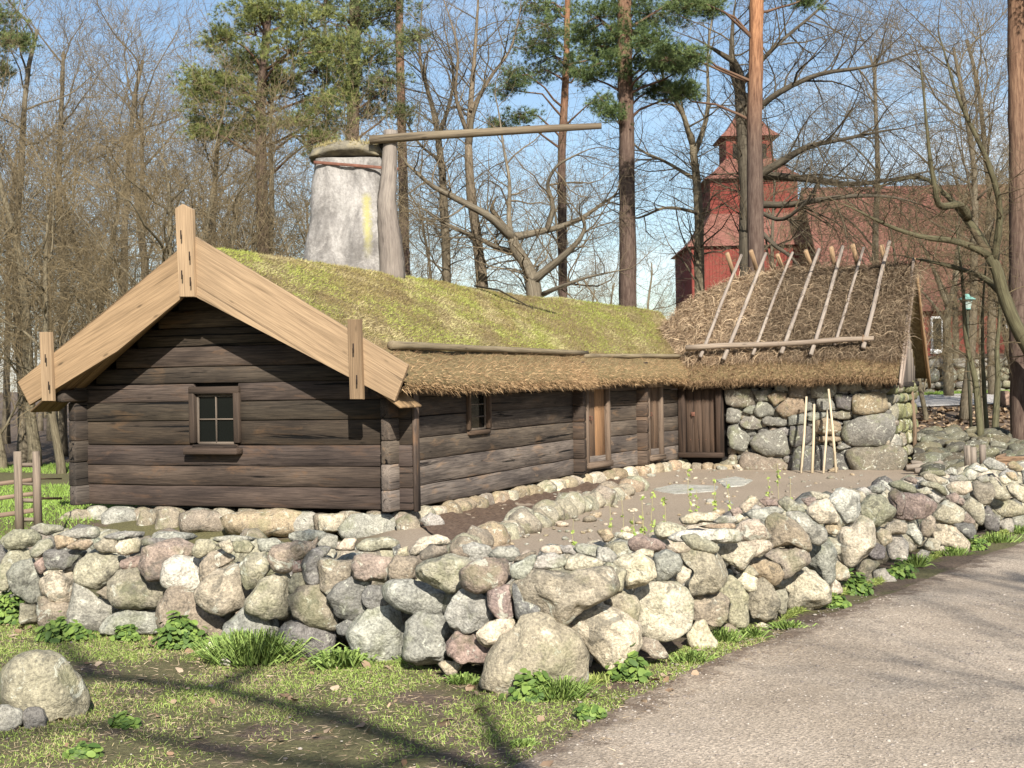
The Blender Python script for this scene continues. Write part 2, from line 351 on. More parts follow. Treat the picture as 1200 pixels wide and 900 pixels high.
def hgt(x, y):
    x = np.atleast_1d(np.asarray(x, float)); y = np.atleast_1d(np.asarray(y, float))
    d = dseg(np.stack([x, y], 1))
    z = -.5 * sstep(.3, 1.5, d)
    z = z - .28 * sstep(-1.2, -3.2, x) * sstep(1.2, 3, d) * (1 - sstep(21.5, 23, y))
    z = z + 1.40 * sstep(33, 56, y) * sstep(2, 13, x) + 1.9 * sstep(58, 80, y) * sstep(5, 20, x)
    z = z + .15 * sstep(35, 60, y) * noise(np.stack([x, y, 0 * x], 1), .15)
    z = z + .018 * noise(np.stack([x, y, 0 * x], 1), 1.7) * (np.hypot(x, y) < 60)
    return z
def H(x, y): return float(hgt(x, y)[0])

def grid(xs, ys): 
    X, Y = np.meshgrid(xs, ys); n, m = X.shape
    i = np.arange(n - 1)[:, None] * m + np.arange(m - 1)[None]; f = np.stack([i, i + 1, i + m + 1, i + m], -1).reshape(-1, 4)
    return X.ravel(), Y.ravel(), f
xs = np.concatenate([[-900, -400, -200, -120], np.arange(-80, -14, 4), np.arange(-14, 16, .25), np.arange(16, 80, 4), [120, 200, 400, 900]])
ys = np.concatenate([[-300, -100, -40, -20, -8, -3, 0, 2], np.arange(3, 14, .2), np.arange(14, 40, .4), np.arange(40, 100, 3), [110, 130, 160, 220, 400, 900, 1500]])
X, Y, f = grid(xs, ys); Z = hgt(X, Y)
YARD_C = onz(800, 575, -.5)
yardm = sstep(.6, 1.4, dseg(np.stack([X, Y], 1))) * sstep(-2.6, -1.6, X) * (Y < 34.5) * (Y > 4) * (X < 11.5) * (1 - sstep(8.5, 10.5, X) * sstep(26, 28, Y))
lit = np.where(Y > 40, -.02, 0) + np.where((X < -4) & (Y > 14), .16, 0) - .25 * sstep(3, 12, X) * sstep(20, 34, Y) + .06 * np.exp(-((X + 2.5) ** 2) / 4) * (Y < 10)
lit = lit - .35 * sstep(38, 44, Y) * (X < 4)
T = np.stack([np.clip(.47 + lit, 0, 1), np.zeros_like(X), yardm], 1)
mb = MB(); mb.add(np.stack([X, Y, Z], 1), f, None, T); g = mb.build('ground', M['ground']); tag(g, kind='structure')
# gravel path: sheet 4 mm above the ground, ragged edge
edge = [(-60, 1500), (330, 1100), (470, 970), (590, 905), (668, 862), (740, 815), (800, 790), (860, 765), (930, 738), (1020, 705), (1100, 672), (1200, 636), (1330, 598)]
E = np.array([onz(x, y)[:2] for x, y in edge]); 
# resample the edge and sweep to the right
tt = np.linspace(0, len(E) - 1, 2600); Ex = np.interp(tt, np.arange(len(E)), E[:, 0]); Ey = np.interp(tt, np.arange(len(E)), E[:, 1])
wob = .06 * noise(np.stack([Ex, Ey, 0 * Ex], 1), 3) + .05 * noise(np.stack([Ex, Ey, 0 * Ex], 1), 11) + .03 * noise(np.stack([Ex, Ey, 0 * Ex], 1), 31)
Ex = Ex + wob; Ey = Ey + wob
ws = np.concatenate([np.linspace(0, .6, 9), np.linspace(.8, 5, 22), [7, 9]])
PX = Ex[:, None] + ws[None] * .75; PY = Ey[:, None] - ws[None] * .75
PZ = hgt(PX.ravel(), PY.ravel()) + .006 * np.minimum(1, np.broadcast_to(ws, PX.shape).ravel() * 4 + .7)
n_, m_ = PX.shape; i = np.arange(n_ - 1)[:, None] * m_ + np.arange(m_ - 1)[None]; f = np.stack([i, i + m_, i + m_ + 1, i + 1], -1).reshape(-1, 4)
WG = np.broadcast_to(ws, PX.shape).ravel(); mb = MB(); mb.add(np.stack([PX.ravel(), PY.ravel(), PZ], 1), f, np.stack([WG, WG, WG], 1)); tag(mb.build('path', M['gravel']), kind='structure')
# far road behind the barn
mb = MB(); X, Y, f = grid(np.arange(6, 60, .5), np.arange(0, 5.3, .5)); Y = Y + 47.8 + (X - 10) * .02
Zr = hgt(X, Y) + .03; mb.add(np.stack([X, Y, Zr], 1), f); tag(mb.build('road', M['road']), kind='structure')

# ------------------------------------------------------------------ the log farmhouse
def ang(d): return V3(math.cos(d), math.sin(d), 0)
TH = R(22.5); a1 = V3(math.sin(TH), math.cos(TH), 0); g1 = V3(math.cos(TH), -math.sin(TH), 0)
C0 = V3(-134 / F * 21, 21, 0); WID = 6.1; L1 = 7.9; ZB = -.27; UP = V3(0, 0, 1)
C1 = C0 + a1 * L1; C2 = V3(4.02, 33, 0); a2 = (C2 - C1); L2 = np.linalg.norm(a2); a2 /= L2; g2 = V3(a2[1], -a2[0], 0)
house = thing('log_farmhouse', 'long dark log farmhouse with mossy turf roof and pale plank gable trim', 'farmhouse', tuple(C0 - g1 * 3 + a1 * 5 + UP * -.5))
# which wall coordinate a pixel column meets
def tpx(px, O, a, py=500):
    p = onplane(px, py, O, np.cross(a, UP)); return float((p - O).dot(a))
def zpx(px, py, O, a): return float(onplane(px, py, O, np.cross(a, UP))[2])
def logs(mb, O, a, nrm, t0, t1, heights, holes=(), th=.16, tint0=1.0, vis=True):
    z = ZB; k = 0
    for h in heights:
        segs = [(t0(z + h/2) if callable(t0) else t0, t1(z + h/2) if callable(t1) else t1)]
        for (h0, h1, z0, z1) in holes:
            if z + h * .3 > z0 and z + h * .7 < z1:
                ns = []
                for s0, s1 in segs:
                    if h1 <= s0 or h0 >= s1: ns.append((s0, s1)); continue
                    if h0 > s0: ns.append((s0, h0))
                    if h1 < s1: ns.append((h1, s1))
                segs = ns
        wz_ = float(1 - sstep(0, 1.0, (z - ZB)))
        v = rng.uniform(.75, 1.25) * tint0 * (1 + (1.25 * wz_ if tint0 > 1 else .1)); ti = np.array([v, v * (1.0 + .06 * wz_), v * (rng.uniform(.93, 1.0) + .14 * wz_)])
        pr = rng.uniform(-.008, .008)
        for s0, s1 in segs:
            if s1 - s0 < .05: continue
            mid = O - nrm * (th / 2) + UP * (z + h / 2) + nrm * pr
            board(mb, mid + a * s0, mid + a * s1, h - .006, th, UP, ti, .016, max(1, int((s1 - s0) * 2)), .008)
        z += h; k += 1
    return z
gh = [.34, .33, .34, .40, .31, .30, .27, .33, .31, .29, .27, .25, .22, .20, .2, .18]
ridgez = 3.80; eavez = 1.62                                         # underside of the roof
slope = (ridgez - eavez) / (WID / 2 + .05)
# gable wall facing the camera: logs shorten under the roof
nf = -a1
def gl0(z): return -WID - .22 if z < eavez else -WID / 2 - (ridgez - z) / slope + .02
def gl1(z): return .22 if z < eavez else -WID / 2 + (ridgez - z) / slope - .02
gable = MB()
win = (tpx(227, C0, g1), tpx(279, C0, g1)); wz = (zpx(252, 527, C0, g1), zpx(252, 458, C0, g1))
hs = []; z = ZB
for h in gh:
    if z + h > ridgez - .1: break
    hs.append(h); z += h
# g1 as along-axis, outward normal -a1
def glogs():
    z = ZB
    for h in hs:
        zm = z + h / 2; s0, s1 = gl0(zm), gl1(zm); segs = [(s0, s1)]
        if z + h * .5 > wz[0] and z + h * .5 < wz[1]: segs = [(s0, win[0]), (win[1], s1)]
        v = rng.uniform(.72, 1.25); ti = np.array([v * rng.uniform(1, 1.1), v, v * rng.uniform(.86, 1.05)]); pr = rng.uniform(-.008, .008)
        for q0, q1 in segs:
            mid = C0 + a1 * (.08 - pr) + UP * (z + h / 2)
            board(gable, mid + g1 * q0, mid + g1 * q1, h - .006, .16, UP, ti, .016, 10, .008)
        z += h
glogs(); gable.build('gable_wall', M['log'], house)
# window in the gable (deep box frame, pale inner sash with 4 panes)
def window(parent, O, al, out, t0, t1, z0, z1, fw=.11, proud=.05, m='door', name='window', sill=True, nx=2, nz=2, tint=(.62, .6, .6)):
    fr = MB(); c = O + out * (proud / 2 - .02)
    def P(t, z, o=0): return c + al * t + UP * z + out * o
    board(fr, P(t0, z0 + fw), P(t0, z1), fw, .12, al, tint); board(fr, P(t1, z0 + fw), P(t1, z1), fw, .12, al, tint)
    board(fr, P(t0 - fw/2, z1 + fw * .1), P(t1 + fw/2, z1 + fw * .1), fw * 1.1, .125, UP, tint); board(fr, P(t0, z0 + fw * .4), P(t1, z0 + fw * .4), fw * .8, .11, UP, tint)
    w_ = fr.build(name, M[m], parent)
    if sill:
        s = MB(); board(s, P(t0 - fw * .8, z0 - .02, .09), P(t1 + fw * .8, z0 - .02, .09), .10, .20, UP, (.9, .85, .85)); s.build('sill', M[m], w_)
    sh = MB(); i0, i1, j0, j1 = t0 + fw/2 + .02, t1 - fw/2 - .02, z0 + fw * .8 + .02, z1 - fw/2 - .02
    for k in range(nx + 1):
        t = i0 + (i1 - i0) * k / nx; board(sh, P(t, j0, -.03), P(t, j1, -.03), .022 if 0 < k < nx else .04, .03, al, (.5, .48, .45), .004)
    for k in range(nz + 1):
        zz = j0 + (j1 - j0) * k / nz; board(sh, P(i0, zz, -.033), P(i1, zz, -.033), .022 if 0 < k < nz else .04, .03, UP, (.5, .48, .45), .004)
    sh.build('sash', M['grey'], w_)
    gl = MB(); gl.add([P(i0, j0, -.05), P(i1, j0, -.05), P(i1, j1, -.05), P(i0, j1, -.05)], [[0, 1, 2, 3]]); gl.build('pane', M['glass'], w_, False)
window(house, C0 + a1 * .0, g1, -a1, win[0], win[1], wz[0], wz[1])
# dark core so no light passes between logs
def slab(mb, pts, z0, z1, tint=(1, 1, 1)):
    n = len(pts); v = [p * V3(1, 1, 0) + UP * z0 for p in pts] + [p * V3(1, 1, 0) + UP * z1 for p in pts]
    mb.add(v, [(i, (i+1) % n, n + (i+1) % n, n + i) for i in range(n)], None, tint)
    if n == 4: mb.add(v, [(3, 2, 1, 0), (4, 5, 6, 7)], None, tint)
core = MB()
slab(core, [C0 - g1 * .19 + a1 * .19, C0 - g1 * (WID - .19) + a1 * .19, C1 - g1 * (WID - .3) + a1 * .3, C1 - g1 * .19], ZB + .02, eavez - .02)
gp = [C0 + a1 * .16 - g1 * .1 + UP * eavez, C0 + a1 * .16 - g1 * (WID - .1) + UP * eavez, C0 + a1 * .16 - g1 * WID / 2 + UP * (ridgez - .1)]
core.add(gp + [p + a1 * .05 for p in gp], [[0, 1, 2], [3, 5, 4]])
slab(core, [C1 - g2 * .19, C1 - g2 * 4, C2 - g2 * 4, C2 - g2 * .19], ZB + .02, eavez - .02)
core.build('dark_core', M['dark'], house, False)
# long wall, first section
lh = [.33, .40, .36, .34, .31, .30, .30]
w2 = (tpx(548, C0, a1), tpx(572, C0, a1)); w2z = (zpx(560, 509, C0, a1), 1.62)
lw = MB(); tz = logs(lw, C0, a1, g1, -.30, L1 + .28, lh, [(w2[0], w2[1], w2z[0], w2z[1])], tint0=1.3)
lw.build('long_wall', M['log'], house); lw = MB()
logs(lw, C0 - g1 * (WID - .16), a1, g1, -.3, L1, lh); lw.build('long_wall', M['log'], house)
window(house, C0, a1, g1, w2[0], w2[1], w2z[0], 1.58, .09, .04, 'door', sill=False, nx=1, nz=3, tint=(1.1, 1.0, .9))
cb = MB()                                                              # upright corner boards
board(cb, C0 + g1 * .245 + a1 * .10 + UP * (ZB - .02), C0 + g1 * .245 + a1 * .10 + UP * 1.6, .17, .05, a1, (1.6, 1.5, 1.45))
cb.build('corner_board', M['log'], house)
# corner log ends between first and second section and inside walls of the second section
for (O, a, g, t) in ((C0, a1, g1, L1 + .02), (C1, a2, g2, tpx(748, C1, a2))):
    s2 = MB(); z = ZB
    for h in lh:
        v = rng.uniform(.9, 1.5); mid = O + a * t + UP * (z + h / 2)
        board(s2, mid - g * .3, mid + g * .24, h - .006, .17, UP, (v * 1.1, v, v * .92), .018, 1, .004)
        z += h
    s2.build('log_ends', M['log'], house)
d1 = (tpx(686, C1, a2), tpx(709, C1, a2)); dz1 = (zpx(697, 541, C1, a2), 1.5)
d2 = (tpx(758, C1, a2), tpx(772, C1, a2)); dz2 = (zpx(765, 533, C1, a2), 1.5)
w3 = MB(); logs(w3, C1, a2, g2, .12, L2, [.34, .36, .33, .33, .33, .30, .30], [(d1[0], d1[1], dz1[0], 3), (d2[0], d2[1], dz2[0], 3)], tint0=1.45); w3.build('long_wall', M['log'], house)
def door(parent, O, al, out, t0, t1, z0, z1, tints, frame=.10, fm='door', ft=(.9, .85, .8), handle=True, inset=.02):
    fr = MB()
    for t in (t0 - frame * .5, t1 + frame * .5): board(fr, O + al * t + UP * (z0 - .02) + out * .02, O + al * t + UP * z1 + out * .02, frame, .16, al, ft)
    board(fr, O + al * (t0 - frame) + UP * (z0 - .06) + out * .05, O + al * (t1 + frame) + UP * (z0 - .06) + out * .05, .12, .2, UP, ft)
    board(fr, O + al * (t0 - frame) + UP * (z1 + .03) + out * .02, O + al * (t1 + frame) + UP * (z1 + .03) + out * .02, .10, .17, UP, ft)
    fo = fr.build('door_frame', M[fm], parent)
    dm = MB(); n = len(tints)
    for k, ti in enumerate(tints):
        s0 = t0 + (t1 - t0) * k / n; s1 = t0 + (t1 - t0) * (k + 1) / n; c = (s0 + s1) / 2
        board(dm, O + al * c + UP * z0 + out * (inset - .05 + .004 * (k % 2)), O + al * c + UP * z1 + out * (inset - .05 + .004 * (k % 2)), (s1 - s0) - .006, .04, al, ti, .006)
    do = dm.build('door', M['door'], parent)
    for k in range(n):
        for zz in (z0 + .3, z1 - .3):
            c = t0 + (t1 - t0) * (k + .5) / n; nl = MB(); rock(nl, O + al * c + UP * zz + out * (inset - .025), (.012, .012, .012), (1, 1, 1), 1, rough=0, facets=0); nl.build('nail_head', M['iron'], do)
    if handle:
        hd = MB(); c = t0 + (t1 - t0) * .2; zz = z0 + (z1 - z0) * .62
        tube(hd, [O + al * c + UP * zz + out * (inset - .03), O + al * c + UP * zz + out * (inset + .05), O + al * (c + .02) + UP * (zz - .07) + out * (inset + .05), O + al * (c + .02) + UP * (zz - .07) + out * (inset - .03)], .012, 6)
        board(hd, O + al * (c - .04) + UP * (zz - .03) + out * (inset - .02), O + al * (c + .06) + UP * (zz - .03) + out * (inset - .02), .10, .012, UP); hd.build('handle', M['iron'], do)
    return do
door(house, C1, a2, g2, d1[0], d1[1], dz1[0], dz1[1], [(1.7, 1.5, 1.3), (2.7, 2.1, 1.45)],   .09, 'grey', (.6, .52, .45))['label'] = 'door of two planks, the right plank golden brown'
door(house, C1, a2, g2, d2[0], d2[1], dz2[0], dz2[1], [(1.3, 1.15, 1.0), (1.5, 1.35, 1.2)], .08, 'grey', (.55, .48, .42))

# foundation under the house
STC = {'g': (.35, .335, .295), 'd': (.20, .19, .178), 'n': (.36, .33, .25), 'p': (.34, .262, .225), 'c': (.55, .48, .375), 'b': (.30, .255, .20), 'w': (.62, .58, .51), 'o': (.38, .30, .21)}
def stint(c, j=.08): 
    b_ = np.array(STC[c]) * rng.uniform(1 - j, 1 + j) * .92; return b_ * rng.uniform(.97, 1.03, 3)
def trace(txt, sc, ox, oy):
    out = []
    for ln in txt.strip().splitlines():
        k, *p = ln.split(); out.append((k, [(ox + float(a.split(',')[0]) / sc, oy + float(a.split(',')[1]) / sc) for a in p]))
    return out
fnd = MB()
ftr = trace('''b 330,130 400,75 480,35 600,50 630,90 600,140 430,150
g 640,70 690,35 850,45 860,90 820,140 740,190 650,180
b 850,140 870,50 970,35 970,80 940,185
b 980,40 1070,35 1110,60 1100,180 960,185
b 1110,60 1250,40 1390,45 1410,80 1400,180 1300,170 1160,185 1110,170''', 5.294, 0, 590) + trace('''o 380,50 700,40 860,55 870,140 600,175 430,175 375,100
c 870,60 960,60 945,140 880,150''', 4.5, 180, 590) + trace('''c 60,20 200,10 180,95 90,100
g 170,85 250,15 430,20 480,60 480,135 400,145 200,135
b 475,50 530,10 580,20 605,100 490,140
g 600,40 650,10 700,20 720,70 640,90''', 4.5, 360, 600)
for k, pl in ftr:
    p = onplane(np.mean([q[0] for q in pl]), 602, C0 - a1 * .15, a1)[1]
    poly_rock(fnd, [(x, y) for x, y in pl], p - .05, .7, stint(k), 3, 4, .55)
def wallstones(mb, O, al, out, L, z0, z1, wmin, wmax, cols, jit=.04, thick=.28, sub=2):
    z = z0
    while z < z1 - .04:
        h = min(rng.uniform(wmin, wmax) * .7, z1 - z); 
        if z1 - (z + h) < .08: h = z1 - z
        t = rng.uniform(-.1, .1)
        while t < L:
            wv = rng.uniform(wmin, wmax); c = O + al * (t + wv / 2) + UP * (z + h / 2) - out * (thick * .5) + out * rng.uniform(-jit, jit)
            v, f = ico(sub); p = facet(v.copy(), 6, .6, .85); p = np.sign(p) * np.abs(p) ** .7; p *= (1 + .09 * noise(v, 2, rng.uniform(0, 50)))[:, None]
            W = c + np.outer(p[:, 0] * wv * .56, al) + np.outer(p[:, 1] * thick, out) + np.outer(p[:, 2] * h * .57, UP)
            mb.add(W, f, p * .2 + rng.uniform(-60, 60, 3), stint(random.choice(cols), .2)); t += wv
        z += h
wallstones(fnd, C0 - a1 * .1 + g1 * .08, a1, g1, L1 + .4, -.62, ZB - .02, .35, .8, 'ocbc', .07, .2, 3)
wallstones(fnd, C1 + g2 * .1, a2, g2, L2 + .3, -.62, ZB - .02, .35, .8, 'ocbc', .07, .2, 3)
wallstones(fnd, C0 - g1 * (WID) , g1, -a1, WID, -.7, ZB - .04, .3, .6, 'bg', .03, .2, 2)
fnd.build('foundation', M['stone'], house)

# ------------------------------------------------------------------ thatch roofs
def roof_loft(stations, nu=26, lip=.34, amp=.05, seed=0.0, dens=.35):
    """stations: (front eave bottom, ridge top, back eave bottom) ; returns list of grids front(u 0 eave..1 ridge), back"""
    S = len(stations); n = int(S)
    prof = []
    for (e, r, k) in stations:
        row = []
        inn = (r - e) * V3(1, 1, 0); il = np.linalg.norm(inn); inn /= il
        row.append(e + inn * .55 + UP * .10); row.append(e + inn * .25 + UP * .015); row.append(e + inn * .05 + UP * 0.0)
        row.append(e - inn * .02 + UP * lip * .4); row.append(e + inn * .06 + UP * lip * .82)
        top = e + inn * .18 + UP * lip * 1.12
        for j in range(nu + 1):
            u = j / nu; p = top + (r - top) * u; p = p + UP * (.10 * math.sin(math.pi * min(1, u * 1.0)) - .16 * max(0, (u - .9) / .1) ** 2 * .6)
            row.append(p)
        inb = (r - k) * V3(1, 1, 0); inb /= np.linalg.norm(inb); tb = k + inb * .15 + UP * lip
        for j in range(1, 9):
            u = j / 8; p = r + (tb - r) * u + UP * .10 * math.sin(math.pi * u) ; 
            if j == 8: p = tb
            row.append(p)
        row.append(k)
        prof.append(row)
    return np.array(prof)
def interp_st(keys, step=.12):
    out = []
    for (A, B) in zip(keys[:-1], keys[1:]):
        L = np.linalg.norm(A[1] - B[1]) ; n = max(2, int(max(L, np.linalg.norm(A[0] - B[0])) / step))
        for i in range(n): t = i / n; out.append(tuple(A[q] * (1 - t) + B[q] * t for q in range(3)))
    out.append(keys[-1]); 
    arr = np.array([[*s] for s in out])
    for _ in range(6): arr[1:-1] = (arr[:-2] + arr[2:] + 2 * arr[1:-1]) / 4
    return [tuple(x) for x in arr]
ov = .50
def E1(t, z=1.56): return C0 + a1 * t + g1 * ov + UP * z
def R1(t, z): return C0 + a1 * t - g1 * WID / 2 + UP * z
def K1(t, z=1.6): return C0 + a1 * t - g1 * (WID + .5) + UP * z
bis = (g1 + g2); bis /= np.linalg.norm(bis)
NB2 = np.array([-math.sin(0), 1, 0])
PHI = R(24); b3 = V3(math.cos(PHI), -math.sin(PHI), 0); n3 = V3(math.sin(PHI), math.cos(PHI), 0); B0 = C2
keys = [(E1(-.72), R1(-.72, 4.0), K1(-.72)), (E1(3), R1(3, 3.98), K1(3)), (E1(6.5), R1(7.5, 3.94), K1(8)), (C1 + bis * .5 + UP * 1.56, R1(10.5, 3.88), K1(11)),
        (C1 + a2 * 2.5 + g2 * .48 + UP * 1.56, C1 + a2 * 4.2 - g2 * 2.6 + UP * 3.74, K1(14)), (C2 + g2 * .45 - a2 * .5 + UP * 1.58, C2 + a2 * 1.2 - g2 * 2.2 + UP * 3.62, C2 + a2 * 3 - g2 * 4.5 + UP * 1.6), (C2 + a2 * .9 + g2 * .2 + UP * 1.6, C2 + a2 * 2.4 - g2 * 1.6 + UP * 3.5, C2 + a2 * 3.5 - g2 * 3.5 + UP * 1.6)]
st = interp_st(keys); G = roof_loft(st)
def displaced(G, amp, s=1.0, o=0.0):
    sh = G.shape; P = G.reshape(-1, 3); d = amp * noise(P, .9 * s, o) + amp * .5 * noise(P, 3.2 * s, o + 9) + amp * .25 * noise(P, 9 * s, o)
    P = P + UP * d[:, None]; return P.reshape(sh)
G = displaced(G, .035)
def add_grid(mb, G, tintf=None):
    n, m, _ = G.shape; i = np.arange(n - 1)[:, None] * m + np.arange(m - 1)[None]; f = np.stack([i, i + m, i + m + 1, i + 1], -1).reshape(-1, 4)
    mb.add(G.reshape(-1, 3), f[:, ::-1]); 
rf = MB(); add_grid(rf, G)
# close the near end with a face fan
n, m, _ = G.shape
def underside(mb, G, th=.33):
    n, m, _ = G.shape; U = G[:, 3:].copy(); k = U.shape[1]; U[:, :, 2] -= th * np.concatenate([[.0, .35, .9], np.ones(k - 5), [.9, .0]])[None]
    add_grid(mb, U)
    for e in (0, n - 1): mb.add(np.vstack([G[e, 3:], U[e]]), [[i, i + 1, k + i + 1, k + i] for i in range(k - 1)])
underside(rf, G)
roofo = rf.build('turf_roof', M['moss'], house)
# fibres
def sample_grid(G, N, j0, j1, pw=None):
    n, m, _ = G.shape; i = rng.integers(0, n - 1, N); fi = rng.random(N); j = rng.uniform(j0, j1 - 1e-3, N); 
    if pw is not None: j = j0 + (j1 - 1e-3 - j0) * rng.random(N) ** pw
    jj = j.astype(int); fj = j - jj
    P00 = G[i, jj]; P10 = G[i+1, jj]; P01 = G[i, jj+1]; P11 = G[i+1, jj+1]
    P = (P00 * (1-fi)[:, None] + P10 * fi[:, None]) * (1-fj)[:, None] + (P01 * (1-fi)[:, None] + P11 * fi[:, None]) * fj[:, None]
    up = P01 - P00; up /= np.linalg.norm(up, axis=1)[:, None] + 1e-9; al = P10 - P00; al /= np.linalg.norm(al, axis=1)[:, None] + 1e-9
    nn = np.cross(al, up); nn *= np.sign(nn[:, 2:3] + .3); nn /= np.linalg.norm(nn, axis=1)[:, None] + 1e-9
    return P, up, al, nn, j
def lerpc(a, b, t): return np.asarray(a)[None] * (1 - t[:, None]) + np.asarray(b)[None] * t[:, None]
def mosscol(P):
    k = noise(P, 1.3, 4); k2 = noise(P, 4.5, 1); n_ = len(P)
    green = sstep(-.6, .35, .8 * k + .5 * k2 + rng.normal(0, .3, n_)); straw = sstep(.1, .5, noise(P, 2.4, 30) + rng.normal(0, .3, n_))
    c = lerpc((.29, .24, .09), (.32, .355, .08), green); c = c * (1 - straw[:, None] * .5) + np.array([.58, .50, .28]) * straw[:, None] * .5
    br = sstep(.3, .7, noise(P, 1.9, 60)); c = c * (1 - br[:, None] * .5) + np.array([.16, .105, .055]) * br[:, None] * .5
    return c * rng.uniform(.78, 1.15, (n_, 1)) * np.array([.95, .92, .95])
mo = MB(); P, up, al, nn, j = sample_grid(G, 125000, 8.6, 33)
blades(mo, P - nn * .01, nn * rng.uniform(.2, 1.0, (len(P), 1)) - up * rng.uniform(.2, 1, (len(P), 1)) + rng.normal(0, .5, P.shape), rng.uniform(.03, .085, len(P)), rng.uniform(.008, .02, len(P)), mosscol(P))
mo.build('moss', M['straw'], roofo)['kind'] = 'stuff'
def strawcol(n, dark=.0): 
    t = rng.random(n) ** 1.3; return lerpc((.16, .105, .065), (.58, .445, .30), t) * (1 - dark) * rng.uniform(.8, 1.15, (n, 1))
ef = MB(); P, up, al, nn, j = sample_grid(G, 42000, 2, 8.6)
fr_ = np.clip((j - 4.5) / 3, 0, 1)[:, None]
out = -up * (1 - 0) ; hz = P * 0; inn = -(al[:, [1, 0, 2]] * np.array([-1, 1, 0])); outw = np.stack([al[:, 1], -al[:, 0], 0 * al[:, 0]], 1); outw *= np.sign((outw @ g1))[:, None]
Dd = outw * rng.uniform(.3, 1.1, (len(P), 1)) * (1 - fr_ * .4) + UP * rng.uniform(-1.0, .15, (len(P), 1)) + rng.normal(0, .45, P.shape) 
blades(ef, P - outw * .03, Dd, rng.uniform(.05, .16, len(P)), rng.uniform(.005, .011, len(P)), strawcol(len(P)) * (1.12 - .5 * fr_) * np.array([1, .88, .70]))
ef.build('eave_straw', M['straw'], roofo)['kind'] = 'stuff'
# poles held along the eave
for (pa, pb, r0, r1, za) in (((458, 407), (688, 416), .065, .05, 0), ((684, 419), (800, 419), .045, .05, 0)):
    pts = []
    for t in np.linspace(0, 1, 14):
        px = pa[0] + (pb[0] - pa[0]) * t; py = pa[1] + (pb[1] - pa[1]) * t
        # meets the roof's eave line: find station whose top-of-lip projects to px
        best = min(range(len(st)), key=lambda q: abs(600 + F * (G[q, 8, 0] / G[q, 8, 1]) - px)); pts.append(at(px, py, G[best, 8, 1] - .06))
    pts = np.array(pts) + UP * .035; pts[:, 1] -= .05; pm = MB(); tube(pm, pts, np.linspace(r0, r1, 14), 8, (.75, .72, .55), rough=.05); pm.build('eave_pole', M['grey'], house)

# plank gable trim, traced on its own upright plane in front of the wall
BP = C0 - a1 * .78
def trim(parent, name, poly, off, th, m, grain, tint=(1, 1, 1), label=None, bev=.01):
    O = BP - a1 * off; P = np.array([onplane(x, y, O, a1) for x, y in poly]); n = len(P); c = P.mean(0)
    gd = P[grain[1]] - P[grain[0]]; gd /= np.linalg.norm(gd); wd = np.cross(gd, a1); o3 = rng.uniform(-50, 50, 3)
    mb = MB(); Q = c + (P - c) * (1 - bev); 
    lay = [Q, P - (-a1) * 0 + a1 * bev, P + a1 * (th - bev), Q + a1 * th]; V = np.concatenate(lay)
    gc = np.stack([(V - c) @ gd, (V - c) @ wd, (V - c) @ a1], 1) + o3
    f = []
    for l in range(3):
        for i in range(n): k = (i + 1) % n; f.append((l*n+i, l*n+k, (l+1)*n+k, (l+1)*n+i))
    mb.add(V, f, gc, tint)
    b0 = mb.n - len(V); f3 = []
    for i in range(1, n - 1): f3 += [(b0, b0 + i + 1, b0 + i), (b0 + 3*n, b0 + 3*n + i, b0 + 3*n + i + 1)]
    mb.f3.append(np.array(f3)); o = mb.build(name, M[m], parent, False)
    if label: o['label'] = label
    return o
trim(house, 'barge_board', [(218, 285), (212, 350), (137, 412), (34, 475), (20, 448), (120, 368)], 0, .07, 'fresh', (3, 2), (.93, .9, .85))
trim(house, 'barge_board', [(218, 275), (228, 277), (478, 428), (462, 470), (231, 349), (218, 341)], 0.003, .07, 'fresh', (1, 2))
trim(house, 'ridge_post', [(205, 244), (213, 239), (225, 245), (228, 348), (210, 348)], .07, .08, 'fresh', (4, 0), (1.05, 1.05, 1.05))
trim(house, 'eave_post', [(46, 389), (59, 389), (62, 470), (49, 470)], .07, .07, 'fresh', (3, 0), (.95, .95, .95))
trim(house, 'eave_post', [(407, 374), (422, 374), (425, 468), (410, 468)], .07, .07, 'fresh', (3, 0), (.62, .6, .58))
for (x, y) in ((212, 275), (222, 300), (213, 322), (223, 330), (53, 420), (57, 452), (414, 408), (418, 445)):
    c = onplane(x, y, BP - a1 * .15, a1); mb = MB(); board(mb, c - UP * .07, c + UP * .07, .022, .012, g1, (.5, .4, .35), .003); mb.build('dark_piece', M['log'], house)  # dark strips laid on the posts in place of open, shaded slits
# rafters: soffit boards under the overhang and the wall plates that carry them
sf = MB()
for s in (-1, 1):
    for k in range(1):
        ap = C0 - g1 * WID / 2 + UP * (ridgez - .03); ev = C0 - g1 * WID / 2 + g1 * s * (WID / 2 + .42) + UP * (ridgez - .03 - slope * (WID / 2 + .42))
        for o_ in (.15, .40, .62):
            board(sf, ap - a1 * o_, ev - a1 * o_, .04, .235, UP, (.85, .8, .7))
sf.build('soffit_board', M['fresh'], house)
for t in (-WID + .1, -.1):
    pl = MB(); board(pl, C0 + g1 * t + UP * (eavez - .04) - a1 * .62, C0 + g1 * t + UP * (eavez - .04) + a1 * .4, .2, .2, UP, (1, 1, 1), .03); pl.build('wall_plate', M['log'], house)

